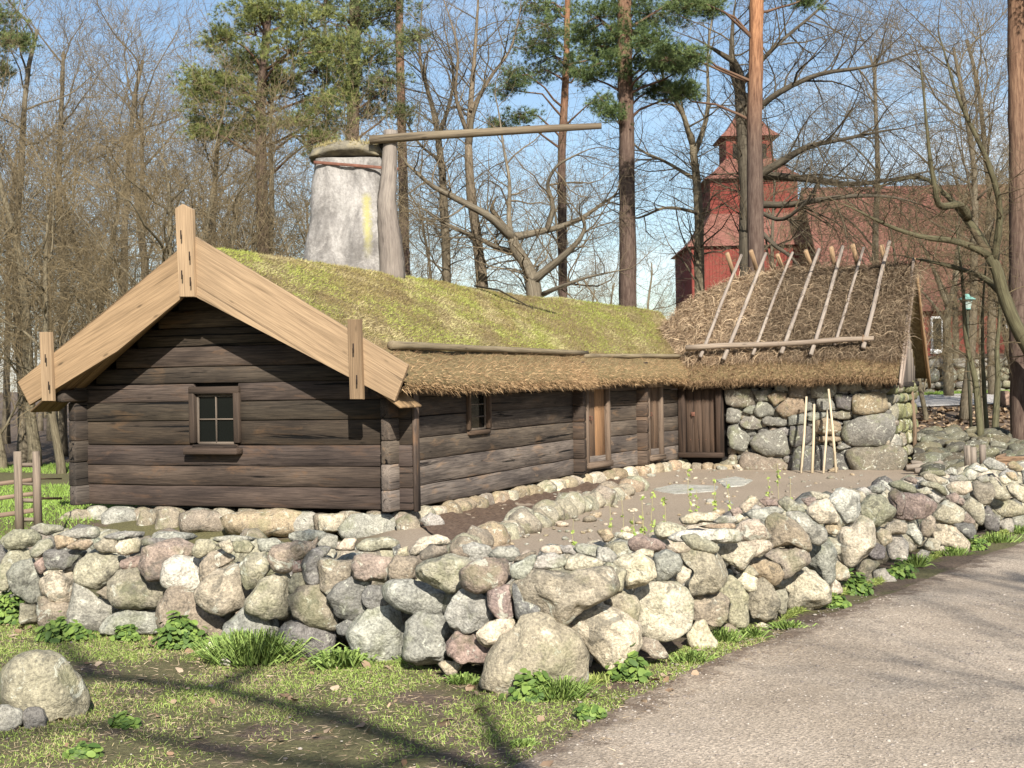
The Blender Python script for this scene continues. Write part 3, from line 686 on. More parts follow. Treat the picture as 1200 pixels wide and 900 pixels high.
# chimney
YC = 27.0
def chimney():
    cyc = at(414, 320, YC); sc_ = YC / F
    wb, wt = 122 * sc_, 84 * sc_
    zb = at(414, 340, YC)[2] - .6; zt = at(414, 184, YC)[2]
    mb = MB(); ns, na = 60, 120; V = []; Gc = []
    ct = at(408, 184, YC) ; cb_ = at(411, 320, YC)
    for i in range(ns):
        s = i / (ns - 1); z = zb + (zt - zb) * s; sr = (z - cb_[2]) / (zt - cb_[2]); hw = (wb + (wt - wb) * (max(0, sr) ** .8)) / 2; hd = hw * .8
        cx = cb_[0] + (ct[0] - cb_[0]) * sr; cy = YC + hd
        for j in range(na):
            t = 2 * math.pi * j / na; c_, s_ = math.cos(t), math.sin(t); p = 4.5
            r_ = (abs(c_) ** p + abs(s_) ** p) ** (-1 / p); x, y = r_ * c_ * hw, r_ * s_ * hd
            v = V3(cx + x, cy + y, z); V.append(v); Gc.append(v)
    V = np.array(V); nn_ = V - V3(cb_[0], YC + .7, 0); nn_[:, 2] = 0; nn_ /= np.linalg.norm(nn_, axis=1)[:, None]
    V = V + nn_ * (.05 * noise(V, 1.7) + .025 * noise(V, 6) + .01 * noise(V, 15))[:, None]
    i = np.arange(ns - 1)[:, None] * na; j = np.arange(na)[None]; k = (j + 1) % na
    mb.add(V, np.stack([i + j, i + k, i + na + k, i + na + j], -1).reshape(-1, 4), Gc)
    top = V[-na:]; mb.add(np.vstack([top, top.mean(0)]), [[q, (q + 1) % na, na] for q in range(na)])
    ch = mb.build('chimney', M['plaster'], house)
    cp = MB()
    v, f = ico(4); p = np.sign(v) * np.abs(v) ** .6; hw = wt / 2 + .10; p = p * np.array([hw * .98, hw * .85, .15]) ; cc = V3(at(408, 176, YC)[0], YC + wt * .42, zt + .10)
    p = p * (1 + .10 * noise(v, 2.3, 4) + .05 * noise(v, 6, 2))[:, None]; p[:, 2] += .10 * (1 - (p[:, 0] / hw) ** 2)
    cp.add(p + cc, f, p * .7); c2 = cp.build('cap', M['stone2'], ch)
    tf = MB(); kk = p[p[:, 2] > .10]; q = kk[rng.integers(0, len(kk), 1600)] + cc
    blades(tf, q, rng.normal(0, .6, q.shape) + UP * .6, rng.uniform(.04, .12, len(q)), .012, lerpc((.22, .17, .07), (.40, .34, .16), rng.random(len(q)))); tf.build('cap_turf', M['straw'], c2)['kind'] = 'stuff'
    # iron strap
    bd = MB(); ys_ = YC - .05
    loop = [at(368, 190, ys_), at(400, 191, ys_), at(440, 194, ys_), at(467, 198, ys_)]
    board(bd, loop[0], loop[-1], .06, .02, UP); board(bd, loop[0], loop[0] + V3(.1, 1.1, 0), .06, .02, UP); bd.build('iron_strap', M['iron'], ch)
    # weathered split log leaning against the right side
    pm = MB(); pts = [at(460, 330, ys_ + .12), at(458, 290, ys_ + .05), at(453, 240, ys_ - .02), at(456, 200, ys_), at(458, 153, ys_)]
    P_ = np.array(pts); tt_ = np.linspace(0, 4, 22); P_ = np.stack([np.interp(tt_, range(5), P_[:, q]) for q in range(3)], 1)
    rr = np.interp(tt_, range(5), [.26, .24, .19, .155, .13]); tube(pm, P_, rr, 20, (.8, .82, .84), rough=.04)
    post = pm.build('wooden_post', M['grey'], ch)
    bm_ = MB(); tube(bm_, [at(433, 164, ys_ - .17), at(480, 160.5, ys_ - .17), at(560, 155.5, ys_ - .3), at(640, 151, ys_ - .5), at(705, 147.5, ys_ - .6)], [.085, .085, .08, .075, .06], 10, (.55, .52, .42), rough=.03); bm_.build('smoke_hatch_pole', M['grey'], ch)
    ck = MB(); tube(ck, [at(445, 163, ys_ - .0), at(451, 175, ys_ + .05)], .07, 6); ck.build('dark_piece', M['dark'], ch)
M['stone2'] = m_simple('cap_stone', [(.07, .06, .05), (.17, .15, .11), (.26, .22, .14)], 6, bump=.8, bd=.05)
def m_plaster():
    m, nt, b = mat('plaster', .95); n = NB(nt); g = n.attr('gc').outputs['Vector']
    a = n.noise(g, 1.8, 7, .72, (1, 1, .7), .5); s = n.noise(g, 16, 4, .7); st_ = n.noise(g, 3, 5, .6, (3, 3, .35))
    c = n.mix(n.ramp(a, (.42, 0), (.60, 1)), (.18, .165, .15), (.36, .335, .305)); c = n.mix(.5, c, n.ramp(st_, (.3, .65), (.7, 1.2)), 'MULTIPLY'); c = n.mix(.5, c, n.ramp(s, (.35, .6), (.65, 1.25)), 'MULTIPLY')
    x0 = at(430, 260, YC)[0]; sp = n.N('SeparateXYZ'); n.L(g, sp.inputs[0])
    d = n.N('Math', operation='SUBTRACT'); n.L(sp.outputs[0], d.inputs[0]); d.inputs[1].default_value = x0
    ab = n.N('Math', operation='ABSOLUTE'); n.L(d.outputs[0], ab.inputs[0]); nn = n.N('Math', operation='MULTIPLY_ADD'); n.L(s, nn.inputs[0]); nn.inputs[1].default_value = .20; n.L(ab.outputs[0], nn.inputs[2])
    k = n.ramp(nn.outputs[0], (.12, 1), (.20, 0)); z0, z1 = at(430, 305, YC)[2], at(430, 232, YC)[2]
    zr = n.N('MapRange'); zr.inputs['From Min'].default_value = z1; zr.inputs['From Max'].default_value = z1 + .12; zr.inputs['To Min'].default_value = 1; zr.inputs['To Max'].default_value = 0; n.L(sp.outputs[2], zr.inputs[0])
    zq = n.N('MapRange'); zq.inputs['From Min'].default_value = z0; zq.inputs['From Max'].default_value = z0 + .6; n.L(sp.outputs[2], zq.inputs[0])
    kk = n.mix(1.0, n.mix(1.0, k, zr.outputs[0], 'MULTIPLY'), zq.outputs[0], 'MULTIPLY'); yr = n.N('Math', operation='LESS_THAN'); n.L(sp.outputs[1], yr.inputs[0]); yr.inputs[1].default_value = YC + .5
    kk = n.mix(1.0, kk, yr.outputs[0], 'MULTIPLY')
    c = n.mix(n.mix(1.0, kk, (.6, .6, .6), 'MULTIPLY'), c, (.40, .36, .08)); n.L(c, b.inputs['Base Color']); p = n.bump(a, .6, .06, b); n.bump(s, .5, .02, b, p); return m
M['plaster'] = m_plaster(); chimney()

# ------------------------------------------------------------------ the stone byre
LB = 4.9; DB = 4.4
byre = thing('stone_byre', 'stone walled byre under a rough straw roof weighted with poles', 'byre', tuple(B0 + b3 * 2.5 + n3 * 2 + UP * -.5))
bcore = MB(); slab(bcore, [B0 + b3 * 1.45 + n3 * .28, B0 + b3 * (LB - .1) + n3 * .28, B0 + b3 * (LB - .1) + n3 * (DB - .1), B0 + b3 * 1.45 + n3 * (DB - .1)], -.6, 1.45)
slab(bcore, [B0 + n3 * .2, B0 + b3 * 1.5 + n3 * .2, B0 + b3 * 1.5 + n3 * (DB - .1), B0 + n3 * (DB - .1)], -.6, 1.45)
bcore.build('dark_core', M['dark'], byre, False)  # unseen dark block added behind the stones to keep the gaps black
btr = trace('''b 55,130 210,130 230,220 150,235 60,215
g 215,140 300,135 315,205 240,195
o 300,170 330,140 420,150 410,190 340,225
g 55,240 130,235 145,270 130,325 60,320
g 150,260 190,225 230,240 205,280
g 215,260 250,205 330,225 335,285 240,290
g 140,320 160,285 260,295 270,360 200,370 145,345
g 60,340 130,340 200,410 160,495 65,480
g 265,310 300,292 410,300 410,345 280,340
o 345,250 420,185 510,180 530,260 400,290
g 200,440 260,370 400,355 430,420 410,520 330,530 220,480
n 140,600 150,500 300,530 420,560 430,620 400,650 220,625
b 430,95 520,100 525,180 425,175
g 555,110 710,90 710,160 680,180 560,180
g 720,90 840,85 850,140 720,140
n 860,80 970,80 975,125 870,135
o 800,165 880,140 980,150 985,250 900,280 800,270
d 690,165 760,155 790,180 780,260 710,245
g 585,190 660,185 700,250 600,255
g 420,290 500,275 530,330 425,340
g 530,270 640,265 635,290 560,320 530,310
b 650,270 740,260 785,280 770,305 680,300
o 580,310 640,300 720,330 720,390 670,400 580,390
d 430,350 550,350 550,440 460,470 430,440
o 580,410 690,405 745,415 740,435 600,440
g 735,350 800,290 950,270 1030,290 1040,380 1000,440 900,460 790,450 750,410
n 770,500 830,475 1050,465 1095,500 1095,590 1030,640 880,655 800,590
d 420,550 480,470 550,460 600,620 480,630 430,600
d 570,460 680,460 680,600 660,650 580,650
d 690,500 760,500 790,640 700,655
g 700,470 750,440 790,470 720,485
g 795,600 840,640 840,660 800,650
b 20,560 60,545 130,550 130,600 30,610
g 525,200 560,215 560,255 530,260
g 340,110 420,95 425,145 350,140''', 5, 840, 430)
bw = MB()
for k, plg in btr:
    cx = np.mean([q[0] for q in plg]); cy = np.mean([q[1] for q in plg]); Yd = onplane(min(cx, 1052), cy, B0, n3)[1]
    big = (max(q[0] for q in plg) - min(q[0] for q in plg)) > 30
    poly_rock(bw, plg, Yd, .55, stint('b' if k == 'n' else k) * (.62 if k in 'gd' else .72), 3, 9, .35)
wallstones(bw, B0 + b3 * 1.2 + n3 * .12, b3, -n3, LB - 1.3, -.6, 1.55, .15, .35, 'dddb', .03, .12)
fs = len(bw.v); wallstones(bw, B0 + b3 * (LB) + n3 * .25, n3, b3, DB - .4, -.6, 1.5, .3, .6, 'nngb', .06, .25, 3)
gs = np.array([.85, .92, .62])
for q in range(fs, len(bw.t)):
    if rng.random() < .6: bw.t[q] = bw.t[q] * gs * .8
wallstones(bw, B0 + n3 * -.05, b3, -n3, 1.4, -.62, -.36, .25, .5, 'cbo', .05, .2)
bw.build('stone_wall', M['stone'], byre)
# door 3, facing the yard
e0, e1 = tpx(802, B0, b3), tpx(841, B0, b3); q0 = zpx(820, 530, B0, b3)
door(byre, B0, b3, -n3, e0 + .04, e1 - .02, q0, 1.42, [(.95, .85, .8), (1.05, .95, .9), (.9, .82, .78), (1.0, .9, .85)], .17, 'door', (.62, .55, .52), inset=-.02)
# byre roof
def EB(s, z=1.50, o=.42): return B0 + b3 * s - n3 * o + UP * z
def RB(s, z, y=2.25): return B0 + b3 * s + n3 * y + UP * z
def KB(s, z=1.5): return B0 + b3 * s + n3 * (DB + .4) + UP * z
kb = [(EB(-1.3, 1.62, .1), RB(-.6, 3.15, 1.9), KB(-.4)), (EB(-.6, 1.56, .3), RB(0, 3.75, 2.1), KB(0)), (EB(.3), RB(.7, 4.15), KB(.7)), (EB(1.2), RB(1.4, 4.30), KB(1.4)), (EB(3), RB(3, 4.38), KB(3)), (EB(5.0), RB(5.05, 4.36), KB(5.0)), (EB(LB + .30), RB(LB + .38, 4.32), KB(LB + .3))]
sb = interp_st(kb); GB = displaced(roof_loft(sb, lip=.30), .05, 1.3, 5)
rb = MB(); add_grid(rb, GB); n, m, _ = GB.shape
underside(rb, GB, .30)
brf = rb.build('straw_roof', M['moss'], byre)
sm = MB(); P, up, al, nn, j = sample_grid(GB, 70000, 7, 33)
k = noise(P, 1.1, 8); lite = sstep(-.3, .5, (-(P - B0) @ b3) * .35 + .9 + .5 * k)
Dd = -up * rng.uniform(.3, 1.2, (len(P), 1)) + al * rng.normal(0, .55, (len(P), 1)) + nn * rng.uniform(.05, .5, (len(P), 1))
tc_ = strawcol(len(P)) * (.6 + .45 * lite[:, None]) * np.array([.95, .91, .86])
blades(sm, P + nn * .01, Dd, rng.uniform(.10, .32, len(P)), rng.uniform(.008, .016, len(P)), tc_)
P, up, al, nn, j = sample_grid(GB, 26000, 2, 8); outw = -n3[None] + 0 * P
blades(sm, P, outw * rng.uniform(.2, 1, (len(P), 1)) + UP * rng.uniform(-1.1, .1, (len(P), 1)) + rng.normal(0, .45, P.shape), rng.uniform(.06, .17, len(P)), rng.uniform(.007, .013, len(P)), strawcol(len(P), .25) * np.array([1, .88, .72]))
# ragged ends on the verge and moss at the valley
sel = rng.integers(7, m - 2, 5000); P = GB[n - 1, sel] + rng.normal(0, .03, (5000, 3)) - UP * rng.uniform(0, .2, (5000, 1))
blades(sm, P, b3[None] * rng.uniform(.1, .7, (5000, 1)) + rng.normal(0, .5, P.shape) - UP * .3, rng.uniform(.05, .12, 5000), .01, strawcol(5000, .3))
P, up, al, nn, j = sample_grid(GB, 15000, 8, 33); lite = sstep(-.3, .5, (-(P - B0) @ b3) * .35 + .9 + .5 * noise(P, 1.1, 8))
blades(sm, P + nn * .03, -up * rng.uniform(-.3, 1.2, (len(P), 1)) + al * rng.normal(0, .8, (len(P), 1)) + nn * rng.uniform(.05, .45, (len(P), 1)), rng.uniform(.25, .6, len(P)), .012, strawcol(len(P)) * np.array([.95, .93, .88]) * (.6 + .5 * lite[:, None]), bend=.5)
sm.build('loose_straw', M['straw'], brf)['kind'] = 'stuff'
# weighting poles: traced on the slope of the roof
top = GB[n // 2, 10]; slp = GB[n // 2, 28] - top; nrm = np.cross(b3, slp); nrm /= np.linalg.norm(nrm); nrm *= np.sign(nrm[2])
po = top + nrm * .17
def onroof(px, py, o=0): return onplane(px, py, po + nrm * o, nrm)
sticks = [((868, 299), (820, 418), .045), ((897, 297), (848, 421), .05), ((928, 296), (882, 416), .04), ((960, 292), (916, 414), .05), ((988, 289), (951, 416), .05), ((1012, 290), (978, 404), .04), ((1043, 283), (1012, 408), .055)]
for (A, Bp, r_) in sticks:
    pm = MB(); a_, b_ = onroof(*A), onroof(*Bp); L_ = np.linspace(0, 1, 9)[:, None]; P = a_ * (1 - L_) + b_ * L_ + .02 * np.stack([noise(np.array([[q * 2, A[0], 0.]]), 1)[0] * nrm * .6 + b3 * noise(np.array([[q * 2, A[0], 9.]]), 1)[0] for q in L_[:, 0]])
    tube(pm, P, np.linspace(r_ * .85, r_, 9), 8, (.95, .95, .95), rough=.04); pm.build('roof_pole', M['grey'], byre)
for (A, Bp) in (((852, 297), (858, 316)), ((880, 294), (885, 310)), ((911, 299), (916, 312)), ((944, 294), (950, 310)), ((974, 290), (977, 308)), ((999, 287), (1004, 306)), ((1033, 288), (1037, 306))):
    ra = RB(0, 0)[None]; Yr = onplane(A[0], A[1], RB(0, 4.4), n3)[1]; pm = MB(); a_ = at(*A, Yr - .22); b_ = at(*Bp, Yr + .12); d_ = (b_ - a_); 
    tube(pm, [a_, b_, b_ + (n3 * .75 - UP * .85) * 2.2], [.06, .058, .055], 8, (1.1, .88, .62)); pm.build('ridge_peg', M['grey'], byre)
pm = MB(); a_, b_ = onroof(804, 408, .09), onroof(1024, 397, .09); tube(pm, [a_ * (1 - t) + b_ * t + UP * .015 * math.sin(9 * t) for t in np.linspace(0, 1, 12)], np.linspace(.075, .055, 12), 9, (.9, .85, .78), rough=.04); pm.build('weight_pole', M['grey'], byre)
for (x, y) in ((822, 406), (1012, 398)):
    wd = MB(); c = onroof(x, y, .05); tube(wd, [c + nrm * .10 * math.cos(t) + slp / np.linalg.norm(slp) * .10 * math.sin(t) for t in np.linspace(0, 6.28, 12)], .014, 5, (.7, .5, .35), cap=False)
    wd.build('withy_tie', M['grey'], byre)
# gable end: verge boards, upright cladding
gb = MB(); GO = B0 + b3 * (LB + .06)
for k in range(22):
    y = .15 + (DB - .3) * (k + .5) / 22; zt = 1.45 + (4.0 - 1.45) * (1 - abs(y - 2.25) / 2.3)
    if 2.7 < y < 3.5 : zt0 = 1.45; 
    if zt < 1.6: continue
    board(gb, GO + n3 * y + UP * 1.40, GO + n3 * y + UP * zt, .19, .03, n3, np.array([1, 1, 1]) * rng.uniform(.5, 1.1), .004)
gb.build('gable_cladding', M['grey'], byre)
for nm, ye, ti in (('barge_board', -.38, (.95, .9, .88)), ('barge_board', DB + .45, (1.5, 1.15, .75))):
    vb = MB(); top_ = B0 + b3 * (LB + .36) + n3 * 2.25 + UP * 4.42; bot = B0 + b3 * (LB + .36) + n3 * ye + UP * (1.42 if ye < 0 else 1.35)
    board(vb, top_, bot, .2, .05, n3, ti, .01, 6, .02); board(vb, top_ + b3 * .03 - UP * .2, bot + b3 * .03 - UP * .02 + n3 * (.1 if ye < 0 else -.1), .12, .05, n3, np.array(ti) * .9, .01, 6, .03)
    vb.build(nm, M['grey'], byre)
tb = MB(); board(tb, B0 + b3 * .9 + n3 * .1 + UP * 1.50, B0 + b3 * (LB + .3) + n3 * .1 + UP * 1.50, .15, .18, UP, (1, 1, 1), .02, 6, .01); tb.build('wall_plate', M['log'], byre); tb = MB(); board(tb, B0 + b3 * (LB + .05) + n3 * -.1 + UP * 1.42, B0 + b3 * (LB + .05) + n3 * (DB + .3) + UP * 1.42, .13, .14, UP, (1, 1, 1), .02)
tb.build('wall_plate', M['log'], byre)
# upright prop at the back corner
pr = MB(); tube(pr, [at(1072, 553, 34.3), at(1072, 500, 34.3), at(1068, 455, 34.3)], [.06, .05, .05], 7, (.6, .5, .4), rough=.1); tag(pr.build('wooden_prop', M['grey']), 'thin dark prop standing by the mossy end of the stone byre', 'prop')
# rods leaning against the byre
rods = [((945, 465), (939, 562), 'leftmost of the pale rods leaning on the byre wall', .028), ((954, 474), (952, 561), 'pale short rod second from the left against the byre wall', .032), ((970, 480), (965, 562), 'pale rod crossing behind the longest rod against the byre', .026), ((971, 456), (980, 563), 'longest pale rod, rightmost of those leaning on the byre', .03)]
for A, Bp, lb, r_ in rods:
    Yw = onplane(A[0], A[1], B0, n3)[1] - .42; ft = onz(Bp[0], Bp[1], -.5); Yf = min(ft[1], Yw - .1)
    ft = at(Bp[0], Bp[1], Yw - .55 if abs(ft[1] - Yw) > 2 else Yf); pm = MB(); tp = at(A[0], A[1], Yw)
    ft[2] = H(ft[0], ft[1]) + .0
    tube(pm, [tp, tp * .5 + ft * .5 + V3(.01, 0, 0), ft], [r_ * .9, r_, r_ * 1.05], 8, (1, 1, 1), rough=.05); o = pm.build('wooden_rod', M['pale'], None, loc=ft); tag(o, lb, 'rod', 'rods leaning on the byre')

# ------------------------------------------------------------------ dry stone wall
T1 = trace('''n 5,220 90,170 200,165 265,205 230,255 120,280 40,280
g 180,155 260,125 380,135 400,165 290,195
g 190,290 240,235 330,205 345,260 320,300 240,335 200,330
o 340,200 450,190 495,215 420,260 355,280
o 410,275 460,235 560,220 575,245 530,290
g 340,195 440,165 590,145 615,190 580,215 480,215
n 570,260 640,215 740,215 720,300 630,300
c 720,265 760,225 860,212 885,245 850,300 780,320 730,300
d 280,310 310,282 480,282 530,310 470,430 300,405
n 470,470 480,390 550,320 660,305 780,340 730,430 680,490 600,525 520,505
p 728,385 745,350 870,322 885,355 860,395 750,418
g 55,440 90,385 200,360 230,410 265,470 250,590 190,612 90,560 75,510
p 215,380 235,340 280,310 290,410 260,450 225,420
n 0,390 60,300 110,275 190,300 210,360 100,365 60,420 70,520 0,525
d -60,330 0,250 40,290 60,310 20,370 0,400 -40,390
n -120,300 -60,250 0,240 0,320 -60,360
g -140,400 -60,350 0,400 0,500 -80,540 -140,500
n -200,560 -80,540 40,560 60,640 -60,720 -180,700
c 245,490 280,430 330,415 450,425 470,470 440,600 350,605 260,560
b 245,590 300,590 440,620 430,700 430,770 250,760 235,670
g 440,620 470,490 560,540 640,580 730,660 640,790 520,780 430,740
b 595,550 650,515 690,530 690,600 640,585
n 690,500 740,430 860,400 900,470 1000,490 1035,560 990,660 850,640 730,630 690,580
g 625,800 680,710 780,660 980,690 995,800 800,820
n 130,620 230,640 240,740 120,740
n 930,230 960,180 1070,175 1090,230 980,240
g 620,215 740,175 900,175 880,210 760,225
d 880,220 1000,215 1060,225 1040,262 900,266''', 5.294, 0, 590)
T2 = trace('''w 45,400 70,320 120,280 250,285 250,400 215,450 130,455 60,430
n 205,250 230,195 290,190 335,225 300,260 240,285 210,270
b 245,330 300,255 370,235 430,290 330,350 260,410 245,380
c 330,215 400,190 420,240 400,265
n 420,200 500,195 540,230 500,260 430,255
g 550,190 640,185 670,210 620,250 560,255
n 465,320 500,265 590,255 615,340 530,435 490,445 470,400
n 230,470 300,380 380,320 450,295 490,300 470,380 500,450 500,520 430,560 360,588 300,560 240,510
b 610,270 640,225 750,200 850,210 840,260 780,290 740,300 730,350 680,360 640,350 620,310
p 735,310 780,295 780,355 735,362
n 490,510 560,430 640,365 700,355 725,390 715,470 730,540 710,590 600,600 500,570
n 710,430 740,370 780,360 820,415 760,470 725,475
b 30,640 40,560 85,465 160,460 230,480 240,520 300,580 390,630 370,760 280,790 150,760 40,740
g 720,160 820,140 900,150 900,190 850,200 730,200
g 0,150 100,150 240,165 200,190 40,215 0,215
g 310,180 420,170 540,180 520,200 330,205
g 380,640 480,560 640,600 660,720 560,830 400,800
p -75,335 -45,240 40,210 130,195 205,225 215,270 70,335 45,400 -25,400''', 4.5, 180, 590)
T3 = trace('''d -30,280 0,225 75,190 130,200 68,245 60,375 10,380 -20,340
b -95,470 -55,395 10,372 65,385 125,455 158,600 128,618 0,585 -65,545
d -165,700 -110,595 -45,565 60,595 140,640 128,750 0,790 -110,790
b 65,260 110,235 250,260 230,340 120,430 80,400
p 245,290 265,235 380,230 460,245 430,290 430,375 340,370 250,350
b 430,280 470,235 560,240 595,265 575,350 500,362 435,340
n 580,290 620,250 740,225 840,250 870,280 820,330 820,400 750,415 660,390 590,340
d 115,450 150,390 240,345 340,380 290,420 300,490 310,530 230,570 160,540
d 290,440 320,395 400,385 420,400 430,480 340,520 300,490
g 405,400 440,360 560,360 640,385 780,440 770,490 700,555 620,560 520,520 470,490 420,450
g 205,640 230,590 330,520 430,485 480,520 520,640 505,770 400,790 290,800 250,700
g 515,760 530,580 590,545 730,560 755,640 725,690 735,800 600,800
g 735,545 775,450 820,420 890,430 935,450 975,560 910,620 830,632 765,590
p 735,690 780,610 845,630 885,655 990,745 925,790 810,790 755,755
d 150,600 210,570 240,580 200,650 160,640
c 540,200 600,140 680,120 750,150 740,180 640,175 590,230 545,230
b 595,210 660,175 730,185 740,215 640,255 600,250
c 480,200 530,180 540,230 470,235
d 450,190 490,165 500,220 460,235
n 260,190 310,145 430,130 490,160 470,200 300,205
c 145,200 200,140 260,135 250,200
g 40,190 100,110 160,130 150,190
b 0,190 60,120 40,200
c 690,800 740,780 820,800 780,860 740,860
b 750,215 830,170 890,180 900,240 840,240''', 4.5, 360, 600)
T4 = trace('''p 5,230 60,180 150,160 240,155 270,260 210,300 90,330 20,300
p 140,330 180,310 265,300 270,460 200,475 150,400
c 90,550 140,500 220,470 290,480 270,530 190,620 130,625 100,595
n 80,830 190,650 280,520 320,450 400,430 460,460 560,550 630,640 640,820 560,860 400,870 250,880 140,850
n 290,300 400,220 450,225 520,240 640,225 750,205 800,290 780,340 640,420 560,495 500,480 440,430 400,400 340,395 300,350
g 265,240 270,190 370,140 410,135 340,260 280,265
g 350,210 400,145 480,130 550,160 550,205 470,210 430,215 360,235
c 545,210 570,145 640,135 750,170 740,200 680,225
g 600,120 620,80 720,90 810,120 820,160 780,180 740,150
n 740,210 790,185 865,220 850,320 800,330 790,270
c 580,495 660,430 740,395 840,450 955,510 940,620 800,740 760,720 690,640 610,580
g 150,140 200,95 290,100 310,140 260,170 160,150
c 400,110 430,80 520,90 540,130 470,135
b 290,150 380,115 400,130 280,185
g 0,90 70,70 140,90 160,130 100,170 40,160
d 275,300 300,280 330,380 420,410 400,470 290,470
g 520,95 590,85 620,110 600,135 540,125
d 850,480 880,460 900,560 860,600''', 4.5, 540, 620)
T5 = trace('''c 90,280 140,230 210,215 290,260 305,340 250,380 150,410 135,330
n 30,470 110,425 190,440 220,500 205,580 130,540 60,510
g 290,280 310,225 360,207 420,225 440,270 430,310 350,362 310,350
c 405,345 450,285 495,310 480,350 445,380
n 425,230 480,208 620,210 680,270 695,320 690,360 600,420 500,435 450,400 490,330 480,290 440,280
c 205,460 240,400 310,365 400,355 460,400 495,470 490,570 460,650 400,700 340,690 260,640 215,590 225,520
b 485,450 640,430 690,460 680,560 640,600 540,580 495,570
n 640,430 700,340 740,370 800,440 790,540 790,590 730,595 690,570 700,480
c 480,650 520,590 570,578 610,640 635,740 540,740 490,700
b 650,620 690,590 750,620 770,700 720,710
b 225,720 240,660 310,675 375,765 300,770
p 165,150 230,120 330,155 380,190 300,215 210,210 180,200
c 195,215 240,190 295,205 290,240 250,230
n 30,175 140,155 160,200 150,235 100,245
g 0,185 60,190 100,230 90,265 0,260
n 35,280 70,270 150,310 130,410 80,400
c 300,90 330,45 420,60 480,95 420,120 340,145 310,120
w 375,140 440,95 560,95 740,90 745,160 640,160 450,150 400,155
n 440,130 520,120 640,180 620,215 500,200
c 360,180 430,160 500,190 480,210 390,220
c 435,30 520,0 620,0 650,30 600,55 460,65
g 600,55 660,20 720,20 740,50 690,65
o 500,80 600,65 720,60 730,95
c 650,180 690,165 780,170 830,200 800,270 760,300 700,270 640,210
c 730,110 760,60 850,40 900,80 900,130 840,150 750,150
c 750,340 790,310 840,350 840,390 800,420 760,390
c 90,130 130,105 200,115 170,150
o 0,100 60,90 100,130 40,160
n 730,150 840,150 900,140 910,200 850,240 800,200
c 120,90 160,75 190,95 150,105
n 720,300 790,270 850,330 800,340''', 4.5, 700, 600)
T6 = trace('''o 60,470 90,430 150,425 230,460 260,500 240,540 190,565 120,520
c 15,520 60,490 110,530 120,590 70,600 25,560
n 80,640 110,560 150,530 210,590 240,650 220,750 170,770 100,730
n 210,600 270,590 290,640 270,710 235,710
c 200,560 290,530 330,500 380,475 430,490 500,600 490,650 400,690 290,690 270,610
b 150,410 220,370 300,365 380,375 400,440 350,480 290,525 250,530 260,480 200,440
b 170,230 220,185 290,205 380,300 400,370 370,385 310,355 200,360 180,300
g 280,190 350,180 400,205 440,240 480,270 480,320 440,345 400,340 390,310 330,270
g 390,370 480,320 520,350 540,400 530,530 490,565 440,500 390,440
n 480,300 520,300 560,350 560,400 530,410
c 530,430 600,480 610,520 560,540 530,530
c 490,590 520,530 560,550 575,610 520,640
c 550,300 570,270 620,260 670,195 730,250 740,350 700,410 630,465 590,450 545,400 540,340
o 470,240 510,220 565,260 540,300 490,285
c 390,170 430,130 500,110 550,200 550,235 450,235 400,200
w 495,110 540,60 590,55 660,90 665,150 640,220 590,250 560,200 520,150
c 600,60 680,75 710,130 680,150 660,120
n 660,170 720,95 780,100 850,170 840,200 760,250 700,240
p 810,90 850,60 900,100 900,210 840,205 860,150
c 740,290 760,260 820,280 830,330 790,360
c 800,250 850,225 900,230 900,290 830,290
d 700,400 740,330 800,370 790,420 730,430
b 640,470 700,430 760,450 790,460 720,480 740,600 700,590
g 65,190 110,165 220,150 280,185 220,190 170,230 100,215
n 235,130 280,100 370,150 380,185 290,180
c 400,70 500,85 510,105 430,115
c 25,150 90,95 130,120 100,150 60,190
p 135,120 170,95 200,110 170,150
p 170,120 240,110 230,150 180,150
p 350,110 430,100 440,130 390,150
c 10,240 110,215 190,300 170,320 130,330 60,300
c 20,340 120,310 190,330 200,370 110,415 40,400
c 0,350 60,370 90,410 50,465 0,470
w 640,60 690,50 730,75 700,95
g 700,50 760,30 800,50 770,90
c 110,775 150,765 220,800 200,835 130,840
b -30,790 10,780 50,850 40,890 -20,880
g 730,500 800,480 860,560 840,600 750,610
c -10,210 30,190 60,215 10,240
p -20,170 30,150 50,190 0,210''', 4.5, 860, 560)
